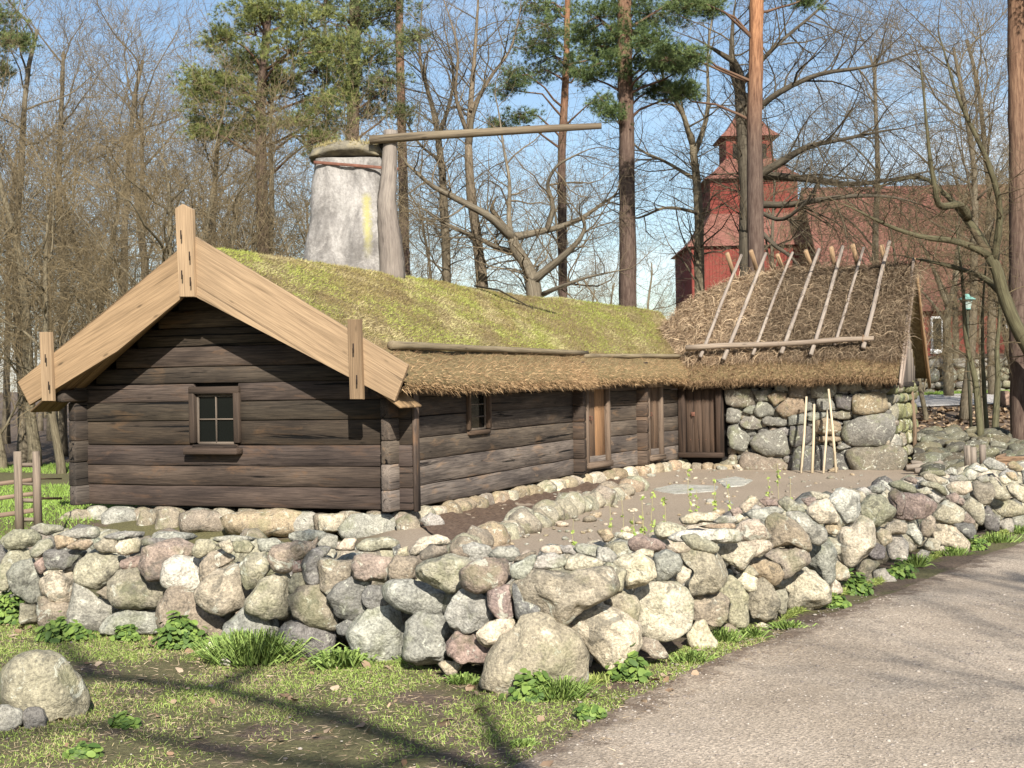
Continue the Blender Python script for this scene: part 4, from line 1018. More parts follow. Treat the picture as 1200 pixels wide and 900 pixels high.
T7 = trace('''p 110,310 200,290 290,300 370,340 380,370 320,430 200,440 150,430 140,370
w 340,300 380,260 420,270 430,310 390,355 370,330
c 355,410 400,350 450,330 540,390 540,450 470,470 430,450 380,445
p 440,310 490,285 550,330 540,360 480,345
n 525,365 590,315 650,360 665,430 650,480 610,450 560,400
p 540,420 560,390 610,450 600,475 540,460
c 450,250 480,225 580,222 600,270 550,300 470,290
b 580,240 640,225 710,230 725,290 690,350 640,350 580,300
n 700,230 710,180 760,240 830,310 780,335 730,320
n 690,350 730,325 830,335 890,370 900,410 780,430 730,400
c 795,250 850,235 910,260 960,300 910,350 830,310
d 650,370 690,365 750,430 750,510 680,500 660,440
g 750,460 800,440 830,430 840,520 790,525
g 830,430 900,420 950,460 910,510 840,510
d 470,485 510,465 600,470 630,520 590,570 540,530
c 290,480 340,405 385,430 380,500 340,545 300,530
c 390,460 430,450 500,500 580,580 550,645 490,610 380,580 370,530
w 210,460 250,445 300,540 300,600 260,590 210,520
w 90,620 120,540 170,530 220,590 215,680 130,680
c 90,480 150,450 215,470 200,530 120,530 90,510
c 170,540 210,560 260,600 230,635
c 310,590 340,550 410,570 400,625 330,625
w 270,660 300,620 350,630 330,700
b 600,560 650,540 710,590 690,620 620,620
c 310,200 330,170 450,210 460,240 380,240
n 260,190 300,160 420,155 440,190
g 425,170 470,140 510,150 500,190
w 555,180 580,145 625,170 620,210 580,215
w 570,140 620,125 690,150 650,170
g 660,110 700,85 790,120 790,160 700,150
g 620,200 680,180 700,220 640,225
c 750,200 790,185 830,220 790,245
o 790,170 850,165 860,215 820,210
o 800,120 840,100 890,140 880,165 820,150
p 190,210 240,190 280,210 270,240
n 270,240 340,215 430,250 450,290 430,310 390,270 330,250
d 275,225 310,215 330,250 280,260
c 270,270 330,255 360,290 290,300
g 0,250 70,235 90,270 40,290 0,280
n 100,235 180,215 260,250 270,290 200,280 140,260
c 380,610 430,600 460,650 400,660
g 470,190 540,185 580,215 470,222
g 880,160 960,150 970,230 900,235
c 860,230 960,240 980,300 920,270
b 900,360 980,330 1000,420 910,420
n 960,440 1040,430 1050,490 960,490
g 1000,350 1100,330 1110,420 1010,430
c 970,270 1060,240 1100,320 1000,340''', 5, 1020, 520)
BX = np.array([p[0] for p in BASE_PX]); BY = np.array([p[1] for p in BASE_PX])
def depth_at(px, py, ztop=.66):
    yb = np.interp(px, BX, BY); Df = EYE * F / (yb - hor(px)); s = F / Df; zz = max(0, (yb - py) / s)
    Df = Df + .16 * zz
    Dt = (EYE - ztop) * F / max(20, (py - hor(px))) if py > hor(px) + 20 else 1e3
    yf = hor(px) + (EYE - ztop) * F / Df
    return Df if py > yf else max(Df, min(Dt, Df + 3.2)), py > yf
wall = thing('dry_stone_wall', 'long waist-low dry stone wall of rounded field stones bending along the gravel path', 'stone wall', tuple(BASE[6] + V3(0, .5, 0)))
allst = []
for k, plg in T1 + T2 + T3 + T4 + T5 + T6 + T7:
    p = np.array(plg); x0, y0 = p.T; A = abs((x0 * np.roll(y0, -1) - np.roll(x0, -1) * y0).sum() / 2); allst.append((A, k, plg))
allst.sort(key=lambda q: -q[0])
rest = MB()
for i, (A, k, plg) in enumerate(allst):
    cx = np.mean([q[0] for q in plg]); cy = np.mean([q[1] for q in plg]); D_, face = depth_at(cx, cy)
    px_per_m = F / D_; t_ = stint(k, .12)
    tgt = MB() if i < 99 else rest
    poly_rock(tgt, plg, D_, .78 if face else .8, t_, 4 if A > 700 else 3, 7, .34 if face else .15)
    if i < 99:
        o = tgt.build('stone', M['stone'], wall)
        if k == 'p': o['label'] = 'reddish stone'
        if k == 'w': o['label'] = 'white stone'
# hearting: smaller stones filling the body of the wall
def along(P, t):
    L = np.concatenate([[0], np.cumsum(np.linalg.norm(np.diff(P, axis=0), axis=1))]); t = t * L[-1]
    return np.stack([np.interp(t, L, P[:, q]) for q in range(3)], -1), L[-1]
for i in range(620):
    p, Lw = along(BASE, rng.random()); q = along(BASE, 0)[0]; 
    dn = .26 + rng.random() * .7; z = .02 + rng.random() * .5
    pa, _ = along(BASE, 0.0)
    # yard-side normal from the distance field
    e = .05; gx = (dseg([[p[0] + e, p[1]]]) - dseg([[p[0] - e, p[1]]]))[0]; gy = (dseg([[p[0], p[1] + e]]) - dseg([[p[0], p[1] - e]]))[0]; nn_ = V3(gx, gy, 0); nn_ /= np.linalg.norm(nn_) + 1e-9
    r_ = rng.uniform(.10, .17); z = min(z, .60 - r_); c = p + nn_ * (dn + .16) + UP * z
    rock(rest, c, (r_ * 1.2, r_, r_ * .85), stint(random.choice('gnbcdcn'), .15), 2, rng.uniform(-3, 3, 3))
for i in range(230):        # yard-side face, lower because the yard lies lower
    p, Lw = along(BASE, rng.random()); e = .05; gx = (dseg([[p[0] + e, p[1]]]) - dseg([[p[0] - e, p[1]]]))[0]; gy = (dseg([[p[0], p[1] + e]]) - dseg([[p[0], p[1] - e]]))[0]; nn_ = V3(gx, gy, 0); nn_ /= np.linalg.norm(nn_) + 1e-9
    r_ = rng.uniform(.14, .22); c = p + nn_ * 1.15 + UP * rng.uniform(-.4, .38); rock(rest, c, (r_ * 1.2, r_, r_ * .85), stint(random.choice('gnbcdcn'), .15), 2, rng.uniform(-3, 3, 3))
rest.build('small_stones', M['stone'], wall)['kind'] = 'stuff'

# boulder on the grass and the stones beside it
def ground_rock(name, poly, k, lab, cat='boulder', thick=.9, grp=None, sub=4, fc=5):
    by = max(q[1] for q in poly) - 2; bx = np.mean([q[0] for q in poly]); D_ = onz(bx, by)[1]; mb = MB(); poly_rock(mb, poly, D_, thick, stint(k), sub, fc, 1.0 if fc == 1 else .3)
    o = mb.build(name, M['stone'], None, loc=at(bx, by, D_)); return tag(o, lab, cat, grp)
ground_rock('boulder', [(6, 818), (8, 790), (22, 772), (45, 766), (72, 772), (92, 795), (103, 822), (95, 842), (60, 852), (25, 848)], 'n', 'big rounded pale boulder alone on the grass left of the wall', fc=1)
ground_rock('field_stone', [(-6, 832), (2, 826), (24, 832), (25, 848), (10, 860), (-6, 856)], 'g', 'flat grey stone left of the purple stone by the big boulder', 'stone', .9, None, 3)
ground_rock('field_stone', [(26, 838), (34, 830), (48, 830), (57, 842), (50, 856), (32, 857)], 'd', 'small dark purple stone leaning on the big boulder', 'stone', .9, None, 3)
ground_rock('field_stone', [(4, 815), (12, 807), (24, 810), (27, 822), (16, 828), (5, 826)], 'd', 'dark angular stone on top of the stones by the big boulder', 'stone', .8, None, 3)
ground_rock('field_stone', [(256, 773), (262, 771), (272, 774), (270, 780), (258, 779)], 'w', 'small flat whitish stone lying on the grass before the wall', 'stone', .9, None, 3)
ground_rock('field_stone', [(240, 758), (246, 753), (254, 755), (253, 762), (243, 763)], 'w', 'small white stone at the wall foot left of the long grass', 'stone', .9, None, 3)

# kerb of stones and soil bed by the house, flagstones in the yard
kerbp = [(528, 652), (560, 640), (592, 628), (625, 618), (655, 606), (690, 596), (722, 585), (742, 574)]
kb_ = thing('stone_kerb', 'low kerb of mossy stones edging the soil bed along the log wall', 'kerb', tuple(onz(640, 615, -.5)))
km = MB(); KP = np.array([onz(x, y, -.5) for x, y in kerbp])
for i in range(34):
    p, Lk = along(KP, (i + .5) / 34); rr = rng.uniform(.17, .29); rock(km, p + V3(rng.normal(0, .05), rng.normal(0, .05), rng.uniform(.0, .1)), (rr * 1.1, rr, rr * .95), stint(random.choice('nnbnob')), 3, rng.uniform(-.4, .4, 3), 11, .1)
kmo = km.build('stone', M['stone'], kb_); kmo['kind'] = 'stuff'
bed = MB(); rows = []
for i in range(160):
    t = .03 + .97 * i / 159; pk, _ = along(KP, t); pw = C0 + g1 * .12 + a1 * (0 + t * (L1 + 2.2)) if t * (L1 + 2.2) < L1 else C1 + g2 * .12 + a2 * (t * (L1 + 2.2) - L1); 
    row = [pk * (1 - s) + (pw * V3(1, 1, 0) - UP * .5) * s for s in np.linspace(0, 1, 16)]
    rows.append(row)
B_ = np.array(rows); Pn = B_.reshape(-1, 3); Pn[:, 2] = -.5 + .03 + .035 * noise(Pn, 3) + .03 * noise(Pn, 9); B_ = Pn.reshape(B_.shape); add_grid(bed, B_); tag(bed.build('soil_bed', M['soil']), kind='structure')
for (poly, lab) in (([(764, 573), (790, 567), (842, 569), (838, 575), (790, 579)], 'large flat blue-grey flagstone in the yard before the byre door'), ([(838, 562), (862, 558), (882, 562), (870, 569), (850, 570)], 'smaller pale flagstone in the yard under the byre wall')):
    mb = MB(); P = np.array([onz(x, y, -.475) for x, y in poly]); c = P.mean(0); n = len(P); V = np.vstack([c + (P - c) * .96, P - UP * .02, P - UP * .1]); mb.add(V, [(l*n+i, l*n+(i+1) % n, (l+1)*n+(i+1) % n, (l+1)*n+i) for l in range(2) for i in range(n)], V, (.45, .435, .39)); mb.f3.append(np.array([[0, i + 1, i] for i in range(1, n - 1)])); mb.f3[-1] = mb.f3[-1][:, ::-1]
    tag(mb.build('flagstone', M['stone'], None, False, c), lab, 'flagstone')
ys_ = MB()
for i in range(420):
    x = rng.uniform(560, 1010); y = rng.uniform(548, 640); p = onz(x, y, -.5)
    if dseg(p)[0] < 1.4: continue
    r_ = rng.uniform(.015, .06) if rng.random() < .9 else rng.uniform(.08, .13); rock(ys_, p + UP * r_ * .2, (r_ * 1.3, r_, r_ * .6), stint(random.choice('cogb')), 2 if r_ > .06 else 1, rng.uniform(-3, 3, 3) * V3(.1, .1, 1))
tag(ys_.build('yard_pebbles', M['stone']), 'loose pale pebbles scattered over the trodden yard', 'pebbles', kind='stuff')

# wooden fence at the far left
fence = thing('wooden_fence', 'weathered pole fence with paired upright posts beside the farmhouse corner', 'fence', tuple(onz(32, 612, -.45)))
YF = 19.6
for (x0, x1, yt, yb) in ((20, 23, 529, 622), (42, 45, 529, 616)):
    pm = MB(); tube(pm, [at(x1, yb, YF), at((x0 + x1) / 2, (yt + yb) / 2, YF), at(x0, yt, YF)], [.065, .06, .055], 8, (.72, .68, .62), rough=.08); pm.build('post', M['grey'], fence)
for (A, Bp, dz) in (((21, 545), (43, 545), 0), ((23, 566), (44, 567), .0), ((22, 586), (45, 587), 0), ((24, 609), (46, 609), 0)):
    pm = MB(); tube(pm, [at(*A, YF + .05), at(*Bp, YF + .05)], .035, 6, (.65, .62, .57), rough=.08); pm.build('rung', M['grey'], fence)
for (A, Bp) in (((-120, 600), (43, 578)), ((-120, 582), (38, 562)), ((-120, 622), (40, 598))):
    pm = MB(); tube(pm, [at(*A, YF + .3), at(*Bp, YF + .02)], [.04, .035], 6, (.7, .6, .52), rough=.08); pm.build('rail', M['grey'], fence)
pm = MB(); tube(pm, [at(35, 561, YF + .3), at(72, 561, 22.3)], [.012, .012], 5, (.5, .4, .3)); tube(pm, [at(42, 584, YF + .3), at(72, 584, 22.3)], [.02, .02], 5, (.5, .4, .3)); pm.build('rail', M['grey'], fence)

# ------------------------------------------------------------------ right background: low stone bank, stakes, planks, far wall, lantern, church
bank = thing('stone_bank', 'low tumbled bank of mossy stones between the byre and the wood', 'stone bank', tuple(at(1120, 530, 31)))
bk = MB()
for i in range(210):
    x = rng.uniform(1078, 1290); y = rng.uniform(503, 552); D_ = 36 - (y - 500) / 50 * 7; r_ = rng.uniform(.13, .3); c = at(x, y, D_); rock(bk, c + UP * -.05, (r_ * 1.3, r_, r_ * .65), stint(random.choice('gdbgn'), .2) * np.array([.45, .45, .40]), 3, rng.uniform(-.5, .5, 3))  # tints darkened: the shade of the trees is put into the stone colour
bk.build('stones', M['stone'], bank)['kind'] = 'stuff'
for x, y0, y1 in ((1134, 522, 549), (1141, 524, 549), (1152, 521, 547)):
    mb = MB(); tube(mb, [at(x, y1, 27), at(x - .5, y0, 27)], [.07, .06], 8, (.8, .8, .78), rough=.06); tag(mb.build('wooden_stake', M['grey'], None, loc=at(x, y1, 27)), {1134: 'leftmost short grey stake before the mossy stone bank', 1141: 'middle one of three short stakes by the stone bank', 1152: 'short stake nearest the plank box by the stone bank'}[x], 'stake', 'stakes by the stone bank')
bx = thing('plank_box', 'low box of orange-brown planks behind the wall at the right edge', 'plank box', tuple(at(1185, 545, 26)))
mb = MB()
for k in range(2): board(mb, at(1168, 538 + 7 * k, 26), at(1230, 538 + 7 * k, 27), .11, .05, UP, (.85, .66, .48)); board(mb, at(1168, 538 + 7 * k, 26), at(1178, 534 + 7 * k, 27.5), .11, .05, UP, (.85, .66, .48))
mb.build('side_plank', M['grey'], bx)
for q, (A, Bp, yy) in enumerate((((1062, 548), (1105, 543), 29.5), ((1068, 543), (1102, 540), 30.2), ((1072, 552), (1100, 549), 29.0))):
    mb = MB(); tube(mb, [at(*A, yy), at(*Bp, yy)], [.07, .05], 8, (.85, .85, .83), rough=.06); tag(mb.build('cut_log', M['grey'], None, loc=at(*A, yy)), ['longest grey pole lying on the ground at the byre end', 'thin grey pole lying hindmost at the byre end', 'short pale pole lying nearest the wall at the byre end'][q], 'pole', 'poles lying by the byre')
# far terrace wall
YW = 56.0; fw = thing('terrace_wall', 'grey dry stone terrace wall beyond the road in front of the church', 'stone wall', tuple(at(1130, 458, YW)))
fm = MB(); zt = at(1130, 420, YW)[2]; zb = at(1130, 460, YW)[2]; Ow = V3(9, YW, 0)
wallstones(fm, Ow, V3(1, 0, 0), V3(0, -1, 0), 34, zb - .2, zt, .3, .8, 'gdgnd', .06, .25, 2); 
for q in range(len(fm.t)): fm.t[q] = fm.t[q] * .7
fm.build('stones', M['stone'], fw)
cm = MB(); slab(cm, [V3(9, YW + .12, 0), V3(43, YW + .12, 0), V3(43, YW + 3, 0), V3(9, YW + 3, 0)], zb - .5, zt - .05, (.5, .45, .4)); cm.build('fill', M['soil'], fw, False)
# bollard by the road
mb = MB(); p = at(1177, 472, 47.6); board(mb, p - UP * .1, p + UP * .42, .3, .3, V3(1, 0, 0), (1.1, .9, .8), .04); tag(mb.build('bollard', M['grey'], None, loc=p), 'short square wooden bollard on the grass by the far road', 'bollard')
# lantern
YL = 40; la = thing('street_lantern', 'green copper lantern on a thin dark post right of the byre', 'street lamp', tuple(at(1137, 500, YL)))
mb = MB(); tube(mb, [at(1138, 502, YL), at(1135, 440, YL), at(1134, 363, YL)], [.05, .045, .03], 8, (.35, .4, .33)); mb.build('post', M['bark'], la)
mb = MB(); c = at(1133, 352, YL); s = YL / F
def lathe(mb, c, prof, sides=6, tint=(1, 1, 1)):
    V = []; 
    for r_, z in prof:
        for j in range(sides): t = 2 * math.pi * (j + .5) / sides; V.append(c + V3(r_ * math.cos(t), r_ * math.sin(t), z))
    n = len(prof); mb.add(V, [(i*sides+j, i*sides+(j+1) % sides, (i+1)*sides+(j+1) % sides, (i+1)*sides+j) for i in range(n - 1) for j in range(sides)], None, tint)
lathe(mb, c, [(.0, .20), (.06, .18), (.10, .12), (.25, .04), (.25, .02), (.18, .02)]); lathe(mb, c, [(.08, -.28), (.11, -.26), (.10, -.23)]); mb.build('hood', M['copper'], la, False)
mb = MB(); lathe(mb, c, [(.17, .02), (.10, -.24)], 6, (.5, .6, .55)); mb.build('lamp_glass', M['white'], la, False)

# church
ch = thing('wooden_church', 'red wooden church with a stepped tower and long shingled roof beyond the trees', 'church', tuple(at(950, 420, 90)))
YT = 92.0; q = YT / F; base = at(856, 425, YT)[2] - 1
def frus(mb, cx, cy, w0, w1, z0, z1, d0=None, d1=None, tint=(1, 1, 1)):
    d0 = d0 or w0; d1 = d1 if d1 is not None else w1
    V = [V3(cx + sx * w / 2, cy + sy * d / 2, z) for (w, d, z) in ((w0, d0, z0), (w1, d1, z1)) for sx, sy in ((-1, -1), (1, -1), (1, 1), (-1, 1))]
    mb.add(V, [(0, 1, 5, 4), (1, 2, 6, 5), (2, 3, 7, 6), (3, 0, 4, 7), (4, 5, 6, 7), (3, 2, 1, 0)], None, tint)
tz = lambda y: at(870, y, YT)[2]
tx = at(888, 300, YT)[0]; ty = YT + 4
tw = thing_t = MB(); frus(tw, tx, ty, 158 * q, 158 * q, base, tz(288)); frus(tw, tx, ty, 104 * q, 104 * q, tz(252), tz(205)); frus(tw, tx, ty, 56 * q, 56 * q, tz(188), tz(152)); two = tw.build('tower', M['redwall'], ch, False)
rt = MB(); frus(rt, tx, ty, 170 * q, 128 * q, tz(289), tz(270)); frus(rt, tx, ty, 128 * q, 104 * q, tz(270), tz(248)); frus(rt, tx, ty, 118 * q, 92 * q, tz(207), tz(197)); frus(rt, tx, ty, 92 * q, 57 * q, tz(197), tz(179)); frus(rt, tx, ty, 72 * q, 48 * q, tz(153), tz(142)); frus(rt, tx, ty, 48 * q, 26 * q, tz(142), tz(125)); frus(rt, tx, ty, 26 * q, 4 * q, tz(125), tz(108)); frus(rt, tx, ty, 4 * q, 1 * q, tz(108), tz(98)); rt.build('spire', M['redroof'], ch, False)
for k in (-1, 0, 1):
    lo = MB(); frus(lo, tx + k * 16 * q, ty - 28 * q - .01, 9 * q, 8 * q, tz(184), tz(162), .1, .1); lo.build('louvre', M['dark'], two, False)
# shingled skirt line boards on the tower
# vertical battens
bt = MB()
for k in range(40): board(bt, V3(tx - 78 * q + k * 4 * q, ty - 79 * q - .02, base), V3(tx - 78 * q + k * 4 * q, ty - 79 * q - .02, tz(290)), .06, .06, V3(1, 0, 0))
bt.build('batten', M['redwall'], two)['kind'] = 'stuff'
nx0, nx1 = tx + 52 * q, at(1330, 300, 84)[0]; NY = 84.0; nzv = lambda y: at(1150, y, NY)[2]
nw = MB(); slab(nw, [V3(nx0, NY, 0), V3(nx1, NY, 0), V3(nx1, NY + 13, 0), V3(nx0, NY + 13, 0)], base - 1, nzv(352)); nwo = nw.build('nave_wall', M['redwall'], ch, False)
nr = MB(); ze, zr = nzv(358), at(1150, 216, NY + 6.5)[2]
V = [V3(nx0 - .3, NY - .5, ze), V3(nx1, NY - .5, ze), V3(nx1, NY + 6.5, zr), V3(nx0 - .3, NY + 6.5, zr), V3(nx0 - .3, NY + 13.5, ze), V3(nx1, NY + 13.5, ze)]
V += [p - UP * .3 for p in V]
nr.add(V, [(0, 1, 2, 3), (3, 2, 5, 4), (6, 9, 8, 7), (9, 10, 11, 8), (0, 6, 7, 1), (4, 5, 11, 10), (0, 3, 9, 6), (3, 4, 10, 9)]); nr.build('nave_roof', M['redroof'], ch, False)
for (x0_, x1_, y0_, y1_) in ((1178, 1192, 362, 384), (1092, 1104, 372, 412)):
    A_ = at(x0_, y1_, NY); B__ = at(x1_, y0_, NY); mb = MB()
    for (u0, u1) in ((0, 1),):
        board(mb, V3(A_[0], NY - .05, A_[2]), V3(A_[0], NY - .05, B__[2]), .14, .08, V3(1, 0, 0)); board(mb, V3(B__[0], NY - .05, A_[2]), V3(B__[0], NY - .05, B__[2]), .14, .08, V3(1, 0, 0)); board(mb, V3(A_[0] - .1, NY - .053, A_[2]), V3(B__[0] + .1, NY - .053, A_[2]), .3, .1, UP); board(mb, V3(A_[0], NY - .05, B__[2]), V3(B__[0], NY - .05, B__[2]), .14, .08, UP)
    wo = mb.build('window', M['white'], nwo); mb = MB(); mb.add([V3(A_[0], NY - .02, A_[2]), V3(B__[0], NY - .02, A_[2]), V3(B__[0], NY - .02, B__[2]), V3(A_[0], NY - .02, B__[2])], [[0, 1, 2, 3]]); mb.build('pane', M['glass'], wo, False)

# ------------------------------------------------------------------ trees
class Tree:
    def __init__(s, seed): s.wood = MB(); s.tw = MB(); s.r = np.random.default_rng(seed); s.nt = 0; s.bud = []
    def branch(s, p, d, L, r, lvl, prm):
        rr = s.r; n = {0: 12, 1: 9, 2: 6, 3: 4, 4: 3}.get(lvl, 3); P = [np.array(p)]; d = d / np.linalg.norm(d); D = [d.copy()]
        for i in range(n):
            g = prm['gnarl'] * (.35, 1.0, .9, .7, .55)[min(lvl, 4)]; d = d + rr.normal(0, g, 3) + UP * prm['up'][min(lvl, 4)]; d /= np.linalg.norm(d); P.append(P[-1] + d * L / n); D.append(d.copy())
        P = np.array(P); s.limb(P, r, lvl, prm, D, L)
    def limb(s, P, r, lvl, prm, D=None, L=None, r_end=None):
        rr = s.r; n = len(P) - 1
        if D is None: D = np.gradient(P, axis=0); D /= np.linalg.norm(D, axis=1)[:, None]; L = np.linalg.norm(np.diff(P, axis=0), axis=1).sum()
        re = r * (.3 if lvl < 2 else .2) if r_end is None else r_end; rad = np.linspace(r, re, n + 1)
        if lvl == 0: rad[0] *= 1.35; rad[1] *= 1.1 if n > 6 else 1
        tube(s.wood if lvl < 2 else s.tw, P, rad, {0: 10, 1: 7, 2: 5, 3: 3}.get(lvl, 3), prm.get('tint', (1, 1, 1)) if lvl < 2 else (np.array(prm.get('ttint', (1, 1, 1))) * rr.uniform(.7, 1.3)), cap=lvl < 2, rough=.05 if lvl < 2 else 0)
        s.nt += 1
        if lvl >= prm['maxl']:
            return
        k = int(round(prm['kids'][lvl] * (L / prm['len'][lvl]) * rr.uniform(.8, 1.2))); st = prm['start'][lvl]
        for i in range(max(1, k)):
            t = st + (1 - st) * (i + rr.random()) / max(1, k); f = t * n; j = min(int(f), n - 1); u = f - j; p = P[j] * (1 - u) + P[j+1] * u; d = np.asarray(D[min(j + 1, n)])
            a = rr.normal(size=3); a -= d * a.dot(d); a /= np.linalg.norm(a); sp = R(rr.uniform(*prm['ang'])); nd = d * math.cos(sp) + a * math.sin(sp)
            rl = np.interp(t, [0, 1], [r, re]); cl = prm['len'][lvl + 1] * rr.uniform(.6, 1.15) * (1 - .35 * (t - st) / (1.001 - st)) * (min(1, L / prm['len'][lvl] * 1.4) if lvl > 1 else 1)
            s.branch(p, nd, max(.15, cl), max(prm['minr'], min(rl * .6, r * prm['rf'], cl * .011 + .003)), lvl + 1, prm)
        if lvl >= 1: s.branch(P[-1], np.asarray(D[-1]), prm['len'][lvl + 1] * rr.uniform(.7, 1), max(prm['minr'], re * .9), lvl + 1, prm)
OAK = dict(gnarl=.19, up=(.05, .04, .02, .0, .0), kids=(10, 11, 11, 7), len=(8, 4.6, 2.4, 1.25, .6), start=(.32, .2, .15, .1), ang=(35, 75), maxl=4, minr=.0048, rf=.36)
def P_(**k): d = dict(OAK); d.update(k); return d
def bare_tree(name, label, seed, prm, h, r, tilt=(0, 0), group=None):
    t = Tree(seed); t.branch(V3(0, 0, -.3), V3(tilt[0], tilt[1], 1), h, r, 0, prm)
    root = thing(name, label, 'tree', (0, 0, 0), group); t.wood.build('trunk', M['bark'], root); t.tw.build('crown', M['twig'], root); return root, t
def hero(label, seed, limbs, prm, D, group=None, name='bare_tree', bark='bark', th=(1, 1, 1)):
    """limbs: list of (level, start radius, end radius, [(px, py, depth offset)...]); the rest of the tree grows from them"""
    t = Tree(seed); b = limbs[0][3][0]; p0 = at(b[0], b[1], D + b[2]); p0[2] = H(p0[0], p0[1]) - .1
    for q, (lvl, r0, r1, pts) in enumerate(limbs):
        r1 = r1 if r1 > .08 else min(r1, .018)
        P = np.array([at(x, y, D + z) for x, y, z in pts]); n = max(len(P) * 3, 8); f = np.linspace(0, len(P) - 1, n); Q = np.stack([np.interp(f, range(len(P)), P[:, c]) for c in range(3)], 1)
        if q == 0: Q[0] = p0
        Q[1:-1] += t.r.normal(0, .03 + .25 * r0, (n - 2, 3)) * .5; 
        for _ in range(2): Q[1:-1] = (Q[:-2] + 2 * Q[1:-1] + Q[2:]) / 4
        t.limb(Q, r0, lvl, prm, r_end=r1)
    root = thing(name, label, 'tree', tuple(p0), group); t.wood.build('trunk', M[bark], root); t.tw.build('crown', M['twig'], root); return root
NX = P_(gnarl=.22, kids=(6, 7, 6, 5), start=(.3, .12, .1, .1), len=(8, 3.6, 1.7, .85, .45), minr=.007)
tg = 'bare trees behind the farm'
hero('pale gnarled oak leaning over the roof ridge with low crooked limbs', 11, [
    (1, .26, .17, [(628, 372, 0), (626, 330, 0), (612, 300, 0), (600, 278, 0)]),
    (1, .15, .05, [(602, 280, 0), (575, 255, -.6), (540, 236, -1.2), (505, 218, -1.8), (480, 196, -2.2), (470, 182, -2.4)]),
    (1, .13, .04, [(600, 278, 0), (640, 272, .5), (685, 256, 1), (708, 235, 1.3), (735, 220, 1.8)]),
    (1, .15, .04, [(624, 330, 0), (650, 308, -.5), (676, 288, -1), (688, 262, -1.2), (678, 250, -1.3)]),
    (1, .10, .035, [(600, 278, 0), (594, 250, .5), (598, 215, .8), (590, 170, 1.3), (580, 110, 1.5)]),
    (1, .12, .03, [(612, 298, 0), (585, 292, .8), (560, 280, 1.5), (520, 262, 2.2), (490, 240, 2.6)]),
    (1, .10, .03, [(640, 272, .5), (650, 240, .2), (638, 215, 0), (655, 190, -.3), (690, 175, -.6)]),
    (1, .085, .03, [(636, 345, 0), (660, 335, -1), (690, 324, -1.6), (726, 317, -2)])], P_(gnarl=.26, maxl=4, kids=(7, 9, 8, 5), start=(.3, .2, .1, .1), len=(6, 3.2, 2.7, 1.4, .7), tint=(1.05, 1.02, .95), ttint=(1.1, 1.05, .98)), 42, tg)
hero('tall slender oak rising left of the pole tip behind the ridge', 12, [
    (1, .20, .13, [(568, 360, 0), (562, 300, 0), (553, 240, 0), (549, 170, 0)]), (1, .13, .05, [(549, 170, 0), (553, 110, .3), (556, 50, .5), (562, -40, 1)]),
    (1, .08, .03, [(549, 160, 0), (530, 110, -.6), (540, 60, -1), (520, 0, -1.2)]), (1, .08, .03, [(552, 130, 0), (575, 90, .8), (600, 60, 1.2), (610, 10, 1.5)])], P_(gnarl=.17, kids=(7, 9, 8, 5), start=(.35, .15, .1, .1), len=(8, 3.0, 2.7, 1.4, .7), tint=(1.1, 1, .9)), 44, tg)
hero('straight oak right of the chimney with upswept branches', 13, [
    (1, .18, .10, [(523, 350, 0), (521, 270, 0), (518, 200, 0), (508, 130, .3)]), (1, .09, .04, [(508, 130, .3), (490, 70, .6), (495, 0, .9)]), (1, .08, .03, [(515, 160, 0), (535, 100, -.6), (520, 30, -.8)]), (1, .06, .03, [(518, 190, 0), (490, 170, -1), (465, 120, -1.6)])], P_(gnarl=.18, kids=(7, 9, 8, 5), start=(.35, .15, .1, .1), len=(8, 2.8, 2.7, 1.4, .7), tint=(.9, .85, .75)), 47, tg)
hero('crooked bare oak rising left of the church tower', 14, [
    (1, .19, .12, [(820, 350, 0), (821, 290, 0), (818, 220, 0), (812, 170, 0)]), (1, .11, .04, [(812, 170, 0), (800, 130, -.5), (775, 95, -1), (770, 40, -1.4)]), (1, .10, .04, [(814, 180, 0), (832, 130, .6), (828, 70, .9), (838, 0, 1.2)]), (1, .07, .03, [(816, 210, 0), (780, 190, .8), (745, 175, 1.2), (715, 130, 1.6)]),
    (1, .06, .02, [(819, 250, 0), (780, 240, -1), (745, 260, -1.6), (715, 245, -2)])], P_(gnarl=.2, kids=(7, 9, 8, 5), start=(.35, .15, .1, .1), len=(8, 3.0, 2.7, 1.4, .7), tint=(1.15, 1.1, .95)), 45, tg)
BR = P_(gnarl=.17, up=(.03, .01, .0, -.01, -.02), kids=(7, 11, 10, 7), start=(.3, .2, .1, .1), len=(8, 3.4, 2.8, 1.5, .75), ttint=(.7, .68, .64), tint=(.6, .58, .54), minr=.0042)
hero('wide dark oak behind the tall pine with long level branches before the church', 15, [
    (1, .30, .20, [(880, 330, 0), (876, 250, 0), (872, 180, 0), (868, 110, 0)]), (1, .16, .06, [(868, 110, 0), (855, 60, .5), (862, 0, .8)]),
    (1, .15, .04, [(876, 215, 0), (910, 190, -.5), (950, 170, -1), (1000, 160, -1.4), (1060, 150, -1.8)]),
    (1, .15, .035, [(878, 205, 0), (930, 205, .5), (990, 217, 1), (1050, 210, 1.4), (1110, 195, 2)]),
    (1, .12, .035, [(870, 150, 0), (905, 110, -1), (960, 85, -1.4), (1020, 80, -1.8), (1070, 60, -2)]),
    (1, .12, .03, [(878, 240, 0), (930, 240, -1), (980, 230, -1.5), (1040, 228, -2), (1080, 240, -2)]),
    (1, .10, .03, [(880, 260, 0), (905, 285, -.8), (930, 300, -1.2), (945, 330, -1.4)]),
    (1, .09, .02, [(868, 100, 0), (900, 60, 1), (950, 20, 1.5), (990, -20, 2)]), (1, .08, .02, [(885, 245, 0), (915, 262, -1), (950, 235, -2), (965, 200, -2.4)])], BR, 41, tg)
